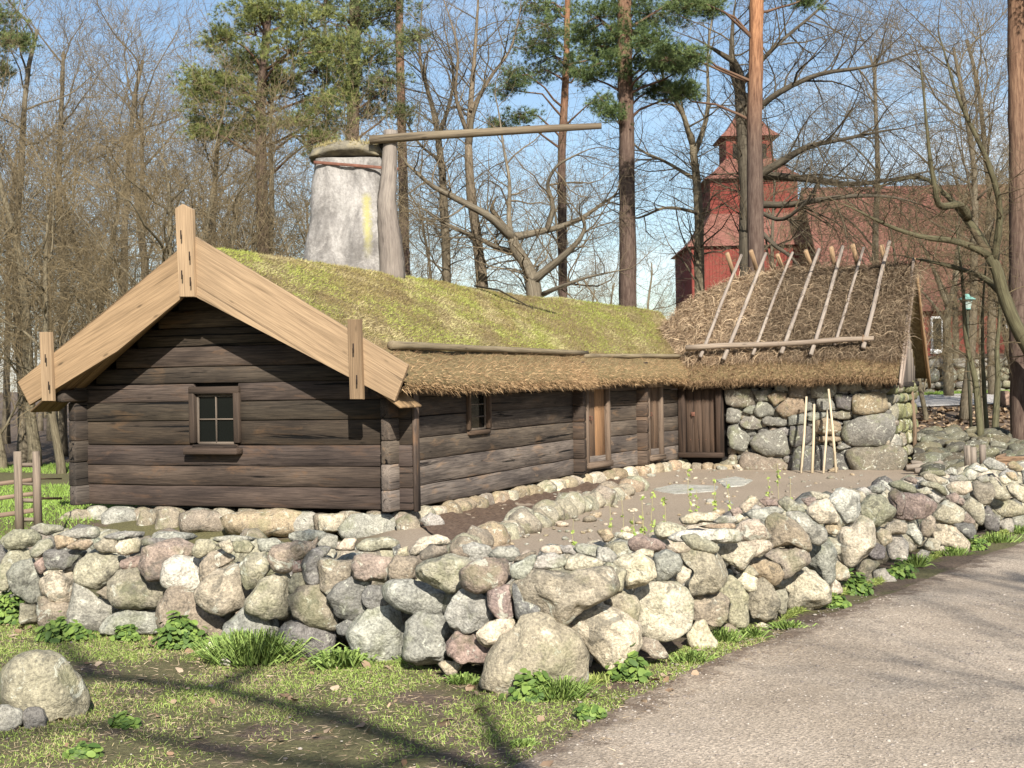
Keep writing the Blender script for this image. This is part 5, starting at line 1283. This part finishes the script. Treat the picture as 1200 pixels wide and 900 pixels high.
hero('leaning mossy oak at the right edge sending crooked limbs leftward', 16, [
    (1, .20, .14, [(1240, 500, 0), (1215, 420, 0), (1190, 380, 0), (1172, 335, 0), (1160, 300, 0)]),
    (1, .13, .04, [(1160, 300, 0), (1140, 260, .4), (1110, 230, .8), (1085, 205, 1.2), (1040, 215, 1.6)]),
    (1, .12, .04, [(1135, 255, .4), (1128, 235, 0), (1098, 245, -.6), (1092, 210, -.8), (1083, 150, -1), (1078, 70, -1.2)]),
    (1, .10, .03, [(1160, 300, 0), (1120, 282, -.5), (1075, 277, -1), (1030, 260, -1.3), (990, 240, -1.6)]),
    (1, .10, .03, [(1180, 350, 0), (1150, 320, 1), (1100, 310, 1.5), (1060, 300, 2)]), (1, .10, .03, [(1165, 310, 0), (1175, 240, -.5), (1150, 170, -1), (1120, 110, -1), (1100, 40, -1)])], P_(gnarl=.22, up=(.03, .01, .0, .0, -.01), kids=(7, 9, 8, 5), start=(.3, .15, .1, .1), len=(8, 3.0, 1.5, .8, .4), tint=(.62, .64, .46), ttint=(.85, .8, .68)), 33, tg)
hero('slim grey tree standing before the red church wall right of the byre', 17, [
    (1, .20, .13, [(1111, 424, 0), (1110, 390, 0), (1111, 360, 0)]), (1, .10, .03, [(1111, 360, 0), (1095, 320, -.3), (1080, 280, -.6), (1050, 240, -1)]), (1, .10, .03, [(1111, 360, 0), (1125, 310, .5), (1120, 260, .8), (1140, 200, 1)]), (1, .07, .03, [(1110, 380, 0), (1085, 345, .5), (1065, 330, .8)])], P_(kids=(7, 9, 7, 5), start=(.3, .15, .1, .1), len=(6, 2.8, 1.4, .7, .4), tint=(1.3, 1.3, 1.15)), 52, tg)
for (k, x0, y0, pts, dd, lb) in ((18, 1152, 512, [(1143, 450), (1131, 400), (1128, 330), (1120, 260)], 34.5, 'thin dark sapling left of the pair of thin trunks behind the bank'), (19, 1158, 500, [(1152, 450), (1150, 400), (1152, 340), (1160, 280)], 35.5, 'very thin straight sapling between two thicker young trunks'), (20, 1165, 505, [(1170, 450), (1168, 400), (1172, 340), (1168, 270)], 36, 'greenish young tree with a curved foot right of the lantern')):
    hero(lb, k, [(1, .10 if k != 19 else .07, .025, [(x0, y0, 0)] + [(a, b, 0) for a, b in pts])], P_(gnarl=.16, maxl=3, kids=(5, 9, 6, 5), start=(.3, .25, .1, .1), len=(6, 3.5, 1.0, .5, .3), tint=(.7, .75, .55), ttint=(1, .95, .8)), dd, tg)

# pines
def pine(label, seed, D, trunk, r0, r1, clumps, tint=(1, 1, 1), dens=1.0, orange=True, otop=(1.05, .88, .72)):
    rr = np.random.default_rng(seed); P = np.array([at(x, y, D) for x, y in trunk]); P[0, 2] = H(P[0, 0], P[0, 1]) - .1
    f = np.linspace(0, len(P) - 1, 30); Q = np.stack([np.interp(f, range(len(P)), P[:, c]) for c in range(3)], 1); tm = MB()
    tt_ = np.linspace(0, 1, 30)[:, None]; col = np.array([.62, .62, .64]) * (1 - sstep(.3, .75, tt_)) + np.array(otop) * sstep(.3, .75, tt_) if orange else np.ones((30, 3)) * .6
    tube(tm, Q, np.linspace(r0, r1, 30), 12, np.repeat(col, 12, 0), cap=False, rough=.04)
    nd = MB(); br = MB(); s = D / F; allp = []; alld = []
    for (cx, cy, rx, ry) in clumps:
        rx *= 1.45; ry *= 1.4
        dz = rr.uniform(-1, 1) * 1.6; c = at(cx, cy, D + dz); k = np.argmin(np.abs(Q[:, 2] - (c[2] - .4 - abs(c[0] - Q[0, 0]) * .25))); a = Q[k]
        mid = (a + c) / 2 + UP * .15 + rr.normal(0, .12, 3); LP = np.array([a, a * .6 + mid * .4 + rr.normal(0, .05, 3), mid, mid * .4 + c * .6 + rr.normal(0, .1, 3), c]); tube(br, LP, np.linspace(.05, .015, 5), 5, (.8, .7, .6), cap=False)
        Rx, Ry = rx * s, ry * s; nsub = int(10 + Rx * Ry * 13)
        for q_ in range(nsub):
            v = rr.normal(size=3); v /= np.linalg.norm(v); v *= rr.random() ** .45; e = c + v * np.array([Rx, Rx * .9, Ry]); 
            tube(br, np.array([c + rr.normal(0, .05, 3), (c + e) / 2 + rr.normal(0, .08, 3), e]), [.014, .01, .006], 3, (.8, .7, .6), cap=False)
            m_ = int(20 * dens); T_ = e + rr.normal(0, .17, (m_, 3)) * np.array([1, 1, .6]); allp.append(T_); alld.append(np.tile((e - c) / (np.linalg.norm(e - c) + .01), (m_, 1)) + UP * .4)
    Pn = np.concatenate(allp); Dn = np.concatenate(alld) + rr.normal(0, .35, Pn.shape); nb = 20
    base = np.repeat(Pn, nb, 0); dirs = np.repeat(Dn, nb, 0) + rr.normal(0, .75, (len(Pn) * nb, 3)); n_ = len(base)
    ct = np.repeat(rr.random(len(Pn)), nb); col = lerpc((.045, .07, .026), (.19, .215, .08), ct) * rr.uniform(.75, 1.25, (n_, 1)) * np.array(tint)
    blades(nd, base, dirs, rr.uniform(.09, .19, n_), .0115, col)
    root = thing('pine_tree', label, 'pine', tuple(P[0]), 'pines behind the farm'); tr = tm.build('trunk', M['pinebark'], root); br.build('branches', M['pinebark'], root); nd.build('crown', M['needle'], root); return root
pine('leafy green pine left of the chimney, broad crown on a dark forked trunk', 31, 38, [(312, 320), (308, 260), (306, 190), (305, 120), (310, 60), (315, 10)], .20, .10,
     [(240, 110, 24, 16), (262, 90, 26, 18), (250, 140, 28, 14), (285, 70, 30, 20), (300, 40, 30, 20), (330, 20, 34, 22), (340, 60, 28, 18), (285, 110, 26, 16), (320, 95, 30, 16), (355, 110, 26, 16), (380, 130, 24, 14), (345, 140, 24, 12), (270, 160, 22, 10), (370, 85, 26, 16), (365, 35, 28, 20), (395, 60, 20, 16), (395, 105, 18, 14), (300, 8, 30, 14), (255, 45, 14, 10), (230, 95, 14, 10), (365, 165, 22, 10), (385, 155, 18, 10), (236, 150, 12, 8), (300, 145, 16, 8)], (1.25, 1.15, .9), 1.0, False)
pine('tall pine whose trunk rises just above the chimney top', 32, 46, [(414, 330), (413, 200), (414, 120), (415, 60), (417, -20), (418, -60)], .24, .17,
     [(400, 60, 22, 14), (430, 75, 26, 14), (455, 95, 18, 12), (440, 50, 26, 14), (425, 20, 30, 14), (395, 30, 26, 14), (460, 10, 26, 14), (445, 110, 16, 10), (395, 85, 18, 12), (470, 130, 14, 10), (485, 45, 12, 9), (380, 5, 30, 12), (430, 130, 14, 9), (410, 105, 16, 9), (365, 60, 20, 14), (445, -5, 30, 14)], (1.1, 1.05, 1), 1.0, False)
pine('tall dark pine right of the ridge with dense green boughs at the top', 33, 42, [(735, 370), (735, 260), (734, 150), (732, 60), (731, -30), (731, -70)], .27, .20,
     [(700, 20, 26, 14), (735, 5, 34, 14), (775, 15, 24, 12), (700, 50, 26, 14), (745, 40, 30, 14), (785, 68, 22, 11), (760, 75, 24, 10), (715, 78, 22, 10), (680, 40, 16, 11), (690, 90, 16, 8), (800, 75, 12, 8), (730, 100, 18, 8), (770, 105, 14, 8), (720, 130, 12, 7), (800, 108, 12, 7), (760, 50, 24, 12), (815, -5, 16, 10)], (.75, .85, .75), 1.2)
pine('pine with an orange upper trunk left of the tall dark pine', 34, 50, [(660, 380), (659, 280), (658, 180), (662, 110), (664, 60), (665, 0)], .18, .10,
     [(640, 30, 26, 16), (620, 50, 20, 14), (650, 65, 28, 14), (630, 85, 24, 10), (675, 85, 20, 10), (690, 60, 20, 14), (600, 90, 16, 8), (595, 105, 14, 7), (650, 10, 28, 14), (625, 5, 20, 12), (610, 135, 18, 6), (585, 148, 12, 5), (700, 120, 14, 6)], (.85, .95, .85), otop=(1.4, 1.05, .75))
pine('tall bare pine trunk turning orange above, before the church tower', 35, 37, [(886, 340), (885, 240), (884, 150), (886, 60), (887, -40), (888, -100)], .235, .17, [(830, 8, 22, 8), (808, 4, 16, 8), (850, -15, 30, 9), (910, -20, 30, 9), (945, -2, 14, 5), (780, 60, 8, 5), (800, 110, 8, 12), (810, 62, 9, 6)], (.9, 1, .9), otop=(1.9, 1.35, .9))
pine('thick reddish pine trunk at the right edge of the view', 36, 34, [(1197, 498), (1195, 400), (1194, 280), (1193, 150), (1191, 50), (1190, -60)], .27, .20, [(1230, -30, 30, 12), (1170, -34, 24, 8), (1200, -55, 40, 14)])
pine('small pine bough crown at the upper left corner', 37, 40, [(-30, 470), (-30, 300), (-28, 150), (-25, 20), (-25, -30)], .2, .1, [(2, 42, 18, 10), (-8, 15, 24, 12), (0, 88, 10, 9), (-20, 60, 20, 14), (15, 50, 14, 5)], (1, 1, .9))
pine('reddish slim pine trunk close behind the chimney post', 38, 52, [(478, 360), (474, 280), (472, 200), (470, 120), (468, 40), (468, -60)], .20, .14, [(440, -30, 30, 12), (480, -40, 30, 12)])

# prototypes of the many bare trees, then copies
pro = []
shr = P_(rf=.33, gnarl=.2, up=(.04, .05, .03, .02, .0), kids=(12, 9, 8, 6), len=(8, 4.4, 2.3, 1.25, .6), start=(.14, .1, .1, .1), ang=(28, 65), ttint=(1.5, 1.44, 1.24), tint=(1.0, .98, .84), minr=.006)
tall = P_(rf=.33, gnarl=.15, up=(.03, .06, .04, .02, .0), kids=(12, 8, 8, 6), len=(11, 4.0, 2.2, 1.2, .6), start=(.35, .15, .1, .1), ang=(25, 60), tint=(.95, .92, .84), ttint=(1.45, 1.4, 1.25), minr=.0055)
specs = [(41, shr, 8.5, .15, 'many-stemmed bare tree'), (42, shr, 7.5, .13, 'low twiggy bare tree'), (43, shr, 9.5, .17, 'olive-brown bare tree'), (44, tall, 12, .16, 'slender bare tree'), (45, tall, 14, .19, 'high bare tree')]
lay = []
pr_ = np.random.default_rng(99)
for x in np.linspace(-40, 350, 11): lay.append((pr_.integers(0, 3), x + pr_.uniform(-12, 12), pr_.uniform(33, 42), pr_.uniform(.85, 1.1)))
for x in np.linspace(-60, 380, 8): lay.append((pr_.integers(0, 5), x + pr_.uniform(-15, 15), pr_.uniform(44, 58), pr_.uniform(.9, 1.1)))
for x in np.linspace(-100, 1330, 22): lay.append((pr_.integers(2, 5), x + pr_.uniform(-20, 20), pr_.uniform(58, 78) if x < 830 else pr_.uniform(57, 72), (pr_.uniform(.75, 1.0) if 350 < x < 830 else pr_.uniform(.8, 1.05))))
for x in (70, 150, 25): lay.append((4, x, pr_.uniform(40, 46), .98))
for x in np.linspace(-300, 1500, 44): lay.append((pr_.integers(0, 3), x + pr_.uniform(-25, 25), pr_.uniform(95, 125), pr_.uniform(.8, 1.1)))
for (k, x, dd, s_) in ((1, 965, 45, .75), (0, 1030, 47, .8), (1, 1085, 44, .7), (0, 1190, 46, .9), (1, 1150, 42, .55), (2, 1240, 44, .9), (0, 910, 60, .9), (0, 1000, 62, 1.0), (1, 1060, 58, 1.05), (2, 1120, 63, 1.0), (0, 1180, 60, 1.1), (3, 930, 50, .7), (3, 1010, 52, .8), (2, 620, 62, .8), (0, 500, 60, .9), (0, 690, 66, .9), (0, 790, 64, .85), (1, 440, 62, .9)): lay.append((k, x, dd, s_))
kr_ = np.random.default_rng(5)
lay = [q for q in lay if not (q[1] > 785 and q[2] > 90) and not (785 < q[1] < 1110 and 43 < q[2] < 80 and kr_.random() < .68) and not (350 < q[1] <= 785 and 40 < q[2] < 90 and kr_.random() < .15)] + [(4, 1035, 50, .95), (3, 1130, 44, 1.05), (4, 1165, 52, 1.0), (4, 250, 50, .95), (2, 110, 47, 1.0)]
kinds = [None] * 5
def mklb(k, x, dd):
    kl = specs[k][4]
    side = 'at the left edge' if x < 60 else 'left of the gable peak' if x < 215 else 'between gable peak and chimney' if x < 365 else 'behind the chimney' if x < 480 else 'behind the turf ridge' if x < 780 else 'by the church tower' if x < 920 else 'before the church roof' if x < 1100 else 'at the right edge'
    near = 'foremost' if dd < 43 else 'second row' if dd < 57 else 'back row' if dd < 90 else 'faint distant'
    return f'{near} {kl} {side}'
LBS = [mklb(k, x, dd) for k, x, dd, s_ in lay]; ORD = ['leftmost', 'second from left', 'third from left', 'fourth from left', 'fifth from left', 'sixth from left', 'seventh from left', 'eighth from left', 'ninth from left', 'tenth from left', 'eleventh from left', 'twelfth from left', 'thirteenth from left', 'fourteenth from left', 'fifteenth from left', 'sixteenth from left']
for i_, l_ in enumerate(list(LBS)):
    same = sorted([(lay[q][1], q) for q in range(len(lay)) if mklb(*lay[q][:3]) == mklb(*lay[i_][:3])])
    if len(same) > 1: LBS[i_] = ORD[[q for _, q in same].index(i_)] + ' ' + l_
for i, (k, x, dd, s_) in enumerate(lay):
    sd, prm, h, r_, kl = specs[k]; p = at(x, 450, dd); p[2] = H(p[0], p[1]) - .05
    lb = LBS[i]
    if kinds[k] is None:
        root, t = bare_tree('bare_tree', lb, sd, prm, h, r_, group='bare trees of the thicket and far wood'); kinds[k] = root; root.location = tuple(p); root.rotation_euler = (0, 0, pr_.uniform(0, 6)); root.scale = (s_,) * 3; print('proto', k, t.nt)
    else: copytree(kinds[k], tuple(p), pr_.uniform(0, 6.28), s_, lb)
# trees behind and beside the viewer, whose shadows reach into the view
t = Tree(77); SH = lambda px, py, h: onz(px, py) - LDIR * (h / -LDIR[2])
tb_ = V3(1.6, -5.2, 0); tp_ = [tb_, tb_ + V3(.0, .1, 2.5), tb_ + V3(.05, .2, 5.0)]; PS = P_(gnarl=.15, kids=(4, 4, 4, 3), start=(.5, .3, .2, .2), len=(8, 2.4, 1.3, .8, .5), maxl=3, tint=(.9, .85, .8))
t.limb(np.array(tp_ + [SH(640, 930, 6.2)]), .2, 1, PS, r_end=.10)
for r0, pts in ((.085, [tp_[-1], SH(640, 930, 6.2), SH(500, 880, 7.0), SH(380, 838, 7.6), SH(250, 806, 8.2), SH(110, 792, 8.6), SH(-30, 800, 9)]), (.06, [SH(500, 880, 7.0), SH(430, 905, 7.8), SH(260, 880, 8.4), SH(100, 850, 8.8), SH(-40, 870, 9)]), (.07, [SH(250, 806, 8.2), SH(300, 780, 8.9), SH(345, 748, 9.6), SH(370, 700, 10.4)]), (.07, [SH(110, 792, 8.6), SH(90, 770, 9.2), SH(60, 745, 9.8)])): t.limb(np.array(pts), r0, 1, PS, r_end=r0 * .55)
root = thing('bare_tree', 'crooked bare tree behind the viewer whose limbs shade the grass', 'tree', tuple(tb_)); t.wood.build('trunk', M['bark'], root); t.tw.build('crown', M['twig'], root)
for (k, x, y, s_, rz, lb) in ((4, 5.9, -3.5, .72, 2.2, 'high bare tree beside the path behind the viewer'),):
    copytree(kinds[k], (x, y, H(x, y)), rz, s_, lb)

# ------------------------------------------------------------------ plants, grass, leaves
def leaf_quads(mb, C, N, r, col):               # small rounded leaves
    n = len(C); a = rng.normal(size=(n, 3)); T_ = np.cross(N, a); T_ /= np.linalg.norm(T_, axis=1)[:, None]; B_ = np.cross(N, T_); N = N / np.linalg.norm(N, axis=1)[:, None]
    ang_ = np.arange(7) / 7 * 2 * math.pi; r = np.broadcast_to(r, (n,))[:, None, None]
    V = C[:, None] + r * (np.cos(ang_)[None, :, None] * T_[:, None] + np.sin(ang_)[None, :, None] * B_[:, None] * .85) ; V = V + N[:, None] * (.18 * r * np.cos(2 * ang_)[None, :, None])
    V = np.concatenate([C[:, None], V], 1).reshape(-1, 3); f = []
    q = np.arange(n)[:, None, None] * 8; tri = np.array([[0, 1 + i, 1 + (i + 1) % 7] for i in range(7)])[None]; mb.add(V, (q + tri).reshape(-1, 3), None, np.repeat(col, 8, 0))
def clump(px, py, w, h, kind, label):
    p = onz(px, py); D_ = p[1]; p[1] -= .05; s = D_ / F; W, Hh = w * s / 2, h * s; mb = MB()
    name = 'leafy_plant' if kind != 'grass' else 'grass_clump'
    if kind == 'leaf':
        n = int(420 * (w * h) / 1500) + 90; v = rng.normal(size=(n, 3)); v /= np.linalg.norm(v, axis=1)[:, None]; v[:, 2] = abs(v[:, 2]); v *= (rng.random(n) ** .4)[:, None]; v *= (1 + .35 * noise(v * 2.0, 1.6, rng.uniform(0, 90)))[:, None]; C = p + v * np.array([W * 1.1, W * .7, Hh * .9]) * rng.uniform(.75, 1.1, (n, 1)) + UP * .01
        leaf_quads(mb, C, v + V3(0, -.5, .9) + rng.normal(0, .35, v.shape), rng.uniform(.008, .021, n), lerpc((.045, .085, .018), (.17, .24, .05), rng.random(n) ** 1.3)); tag_c = 'plant'
        for i in range(25): tube(mb, [p + V3(rng.normal(0, .02), 0, 0), C[i]], .003, 3, (.12, .2, .04), cap=False)
    else:
        n = int(260 * (w * h) / 1500) + 90; b = p + np.stack([rng.normal(0, W * .42, n), rng.normal(0, W * .25, n), np.zeros(n)], 1); d = (b - p) * 2.2 / max(W, .05) * .5 + UP * 1.0 + rng.normal(0, .28, (n, 3)); wd_ = .008 if kind == 'grass' else .016
        blades(mb, b, d, rng.uniform(.5, 1.1, n) * Hh, wd_, lerpc((.09, .15, .03), (.26, .34, .09), rng.random(n)), bend=.7); tag_c = 'plant' if kind != 'grass' else 'grass clump'
    tag(mb.build(name, M['leaf'], None, True, p), label, tag_c, 'plants along the foot of the wall')
for a in ((12, 728, 60, 34, 'leaf', 'bright leafy plant at the wall foot on the left edge'), (78, 748, 62, 26, 'leaf', 'low leafy plant below the second boulder from the left edge'), (152, 748, 28, 18, 'leaf', 'small leafy sprig at the foot of a low grey stone'), (216, 756, 58, 40, 'leaf', 'leafy plant on the wall foot before a reddish boulder'), (297, 772, 95, 62, 'grass', 'long drooping tuft of grass against the wall'), (402, 781, 44, 40, 'blade', 'upright bright green plant before a speckled grey boulder'),
          (493, 776, 44, 26, 'grass', 'thin grass tuft left of the triangular boulder'), (545, 798, 36, 20, 'grass', 'short grass tuft at the left foot of the triangular boulder'), (622, 818, 44, 36, 'leaf', 'leafy plant at the base of the triangular boulder'), (655, 816, 50, 44, 'grass', 'grass tuft right of the leafy plant on the triangular boulder'), (739, 794, 42, 32, 'leaf', 'bright cress-like plant below the cream boulder'), (808, 774, 40, 24, 'grass', 'grass tuft right of the egg-shaped boulder'), (846, 752, 28, 34, 'grass', 'grass tuft between two boulders mid wall'),
          (878, 745, 24, 22, 'grass', 'small grass tuft just above the path edge mid wall'), (1003, 697, 34, 26, 'leaf', 'leafy plant in the wall foot on the path side'), (980, 712, 26, 14, 'leaf', 'low sprig beside the path under the leafy plant'), (920, 735, 34, 18, 'grass', 'yellowish grass tuft by the path edge'), (1052, 676, 34, 20, 'leaf', 'leafy patch left of the dark grass tuft by the path'), (1072, 663, 22, 26, 'grass', 'dark grass tuft far along the wall by the path'), (1115, 650, 36, 20, 'grass', 'grass tuft below the long pale stone by the path'), (1143, 645, 22, 18, 'leaf', 'small leafy plant far along the wall foot'),
          (1168, 636, 40, 24, 'grass', 'grass tuft near the right end of the wall'), (1195, 626, 30, 20, 'grass', 'grass tuft at the right edge of the view'), (690, 838, 30, 12, 'leaf', 'flat weed on bare soil where grass meets the path'), (613, 870, 30, 14, 'grass', 'low grass tuft at the edge of the gravel'), (100, 885, 40, 16, 'leaf', 'flat weed on the grass near the lower left corner'), (150, 852, 30, 16, 'leaf', 'small weed right of the big boulder')): clump(*a)
for (x, y, w_, h_, lb) in ((327, 624, 30, 20, 'thin grass tuft on the wall top below the gable'),): 
    pass
# sprouting shoots in the yard behind the wall
sh = [(757, 600, 640), (766, 608, 645), (778, 610, 640), (753, 583, 632), (765, 575, 612), (782, 582, 640), (812, 548, 600), (817, 575, 590), (838, 560, 592), (858, 564, 598), (902, 558, 588), (912, 542, 584), (926, 560, 582), (672, 608, 640), (720, 590, 640), (733, 582, 642), (743, 605, 642)]
for i, (x, yt, yb) in enumerate(sh):
    Dv = 12.5 if x < 800 else 14.5; ft = at(x, yb + 25, Dv); tp = at(x - 2 + rng.uniform(-4, 2), yt, Dv); mb = MB(); ft[2] = H(ft[0], ft[1])
    q_ = np.linspace(0, 1, 6)[:, None]; P = ft * (1 - q_) + tp * q_ + rng.normal(0, .008, (6, 3)); tube(mb, P, np.linspace(.006, .003, 6), 4, (.35, .3, .16), cap=False)
    n = 34; t_ = np.repeat(rng.uniform(.35, 1, 9), 4)[:n]; n = len(t_); C = ft * (1 - t_)[:, None] + tp * t_[:, None] + rng.normal(0, .010, (n, 3)); leaf_quads(mb, C, rng.normal(size=(n, 3)) + V3(0, -1, .6), rng.uniform(.007, .014, n), lerpc((.16, .22, .04), (.32, .38, .09), rng.random(n)))
    tag(mb.build('budding_shoot', M['leaf'], None, True, ft), 'thin budding shoot standing in the yard behind the wall' , 'shoot', 'budding shoots in the yard')

def gmask(P): return noise(P, 1.1, 3) + .6 * noise(P, 3.6, 8)
# short grass on the near ground
n = 460000; X = rng.uniform(-5.2, 1.6, n); Y = 4.6 + 6.9 * rng.random(n); P = np.stack([X, Y, 0 * X], 1)
d = dseg(P); dp = dseg(P, E); k = gmask(P); keep = (d < .1) & (dp > -.02) & (k + rng.normal(0, .25, n) > -.02 - .25 * np.exp(-d ** 2 * 9) - .2 * (X < -1.5)); P = P[keep]; P[:, 2] = hgt(P[:, 0], P[:, 1]); n = len(P); print('grass', n)
mb = MB(); c = lerpc((.12, .17, .03), (.32, .40, .10), rng.random(n)); dry = rng.random(n) < .10 + .25 * sstep(0, .6, noise(P, 1.9, 44)); c[dry] = np.array([.38, .31, .17]) * rng.uniform(.7, 1.1, (dry.sum(), 1))
blades(mb, P, rng.normal(0, .75, P.shape) + UP * .8, rng.uniform(.012, .036, n), rng.uniform(.0022, .0042, n), c, bend=.4)
# grass fringe along the path side of the wall
n = 26000; t = rng.random(n); L_, _ = along(BASE[6:], t); e = rng.normal(-.07, .07, n); P = L_ + np.stack([-e * -.6, e * .8, 0 * e], 1); P[:, 2] = 0; P[:, 2] = hgt(P[:, 0], P[:, 1]); k = noise(P, 2.2, 17) + rng.normal(0, .2, n); P = P[k > .25]; n = len(P)
blades(mb, P, rng.normal(0, .5, P.shape) + UP, rng.uniform(.03, .10, n), .006, lerpc((.12, .16, .035), (.32, .36, .10), rng.random(n)), bend=.5)
n = 26000; X = rng.uniform(-5.2, 1.8, n); Y = rng.uniform(4.6, 10.8, n); P = np.stack([X, Y, 0 * X], 1); P = P[(dseg(P) < .05) & (dseg(P, E) > -.25 + rng.normal(0, .1, n))]; P[:, 2] = hgt(P[:, 0], P[:, 1]) + .004; n = len(P)      # dead stems and litter
blades(mb, P, rng.normal(0, 1, P.shape) * np.array([1, 1, .15]) + UP * .1, rng.uniform(.02, .07, n), rng.uniform(.002, .005, n), lerpc((.14, .09, .055), (.48, .38, .25), rng.random(n)))
tag(mb.build('grass', M['leaf']), 'short patchy spring grass before the wall', 'grass', kind='stuff')
# grass to the left of the house, and by the far road
mb = MB(); n = 60000; X = rng.uniform(-15, -7, n); Y = rng.uniform(17, 40, n); P = np.stack([X, Y, hgt(X, Y)], 1); keep = (np.abs(Y - 30 + .3 * X) > 2.2); P = P[keep]; n = len(P); blades(mb, P, rng.normal(0, .6, P.shape) + UP, rng.uniform(.04, .12, n), .015, lerpc((.12, .2, .03), (.25, .36, .07), rng.random(n)))
n = 22000; X = rng.uniform(12, 26, n); Y = rng.uniform(53.2, 55.9, n); P = np.stack([X, Y, hgt(X, Y)], 1); blades(mb, P, rng.normal(0, .5, P.shape) + UP, rng.uniform(.05, .16, n), .02, lerpc((.12, .2, .03), (.25, .36, .07), rng.random(n)))
tag(mb.build('grass', M['leaf']), 'bright green grass beyond the farmhouse corner and along the road', 'grass', kind='stuff')
# fallen leaves
mb = MB(); n = 1300; X = rng.uniform(-5.0, 1.2, n); Y = rng.uniform(4.8, 10.5, n); P = np.stack([X, Y, 0 * X], 1); d = dseg(P); dp = dseg(P, E); P = P[(d < 0) & (dp > -.15) & (rng.random(n) < .18 + .8 * np.exp(-d ** 2 * 8))]; P[:, 2] = hgt(P[:, 0], P[:, 1]) + .012
leaf_quads(mb, P, rng.normal(0, .45, P.shape) + UP, rng.uniform(.010, .032, len(P)), lerpc((.20, .12, .07), (.42, .32, .22), rng.random(len(P))))
n = 5200; X = rng.uniform(9, 22, n); Y = rng.uniform(32, 47.5, n); P = np.stack([X, Y, hgt(X, Y) + .02], 1); leaf_quads(mb, P, rng.normal(0, .45, P.shape) + UP, rng.uniform(.04, .10, n), lerpc((.13, .08, .045), (.36, .26, .16), rng.random(n)))
tag(mb.build('fallen_leaves', M['straw']), 'dry brown leaves lying on the ground', 'fallen leaves', kind='stuff')
# loose grit on the path and the soil
mb = MB(); v, f = ico(1); n = 16000; X = rng.uniform(-4.5, 4.2, n); Y = rng.uniform(4.6, 10.5, n); P = np.stack([X, Y, 0 * X], 1); d = dseg(P); keep = (d < -.05) & ((dseg(P, E) < rng.normal(.12, .12, n)) | (rng.random(n) < .05)); P = P[keep]; P[:, 2] = hgt(P[:, 0], P[:, 1]) + .007; n = len(P)
r_ = rng.uniform(.003, .007, n) * np.where(rng.random(n) < .04, 2.2, 1); V = P[:, None] + v[None] * r_[:, None, None] * np.array([1.2, 1, .6]) * rng.uniform(.7, 1.2, (n, 1, 3)); c = np.repeat(lerpc((.18, .15, .13), (.42, .37, .31), rng.random(n) ** 2), len(v), 0)
mb.add(V.reshape(-1, 3), (np.arange(n)[:, None, None] * len(v) + f[None]).reshape(-1, 3), None, c); tag(mb.build('loose_grit', M['straw']), 'loose grit on the gravel path', 'grit', kind='stuff')
# twigs fallen on the roof and the ground
tw_ = MB(); tube(tw_, [at(556, 335, 29.5), at(585, 340, 28.9), at(625, 362, 27.6)], [.02, .02, .01], 5, (.3, .28, .22)); tag(tw_.build('fallen_branch', M['bark'], None, loc=at(585, 340, 28.9)), 'thin dark fallen branch lying on the mossy roof below the ridge', 'branch')
for o in bpy.data.objects:
    if '_o' in o: del o['_o']
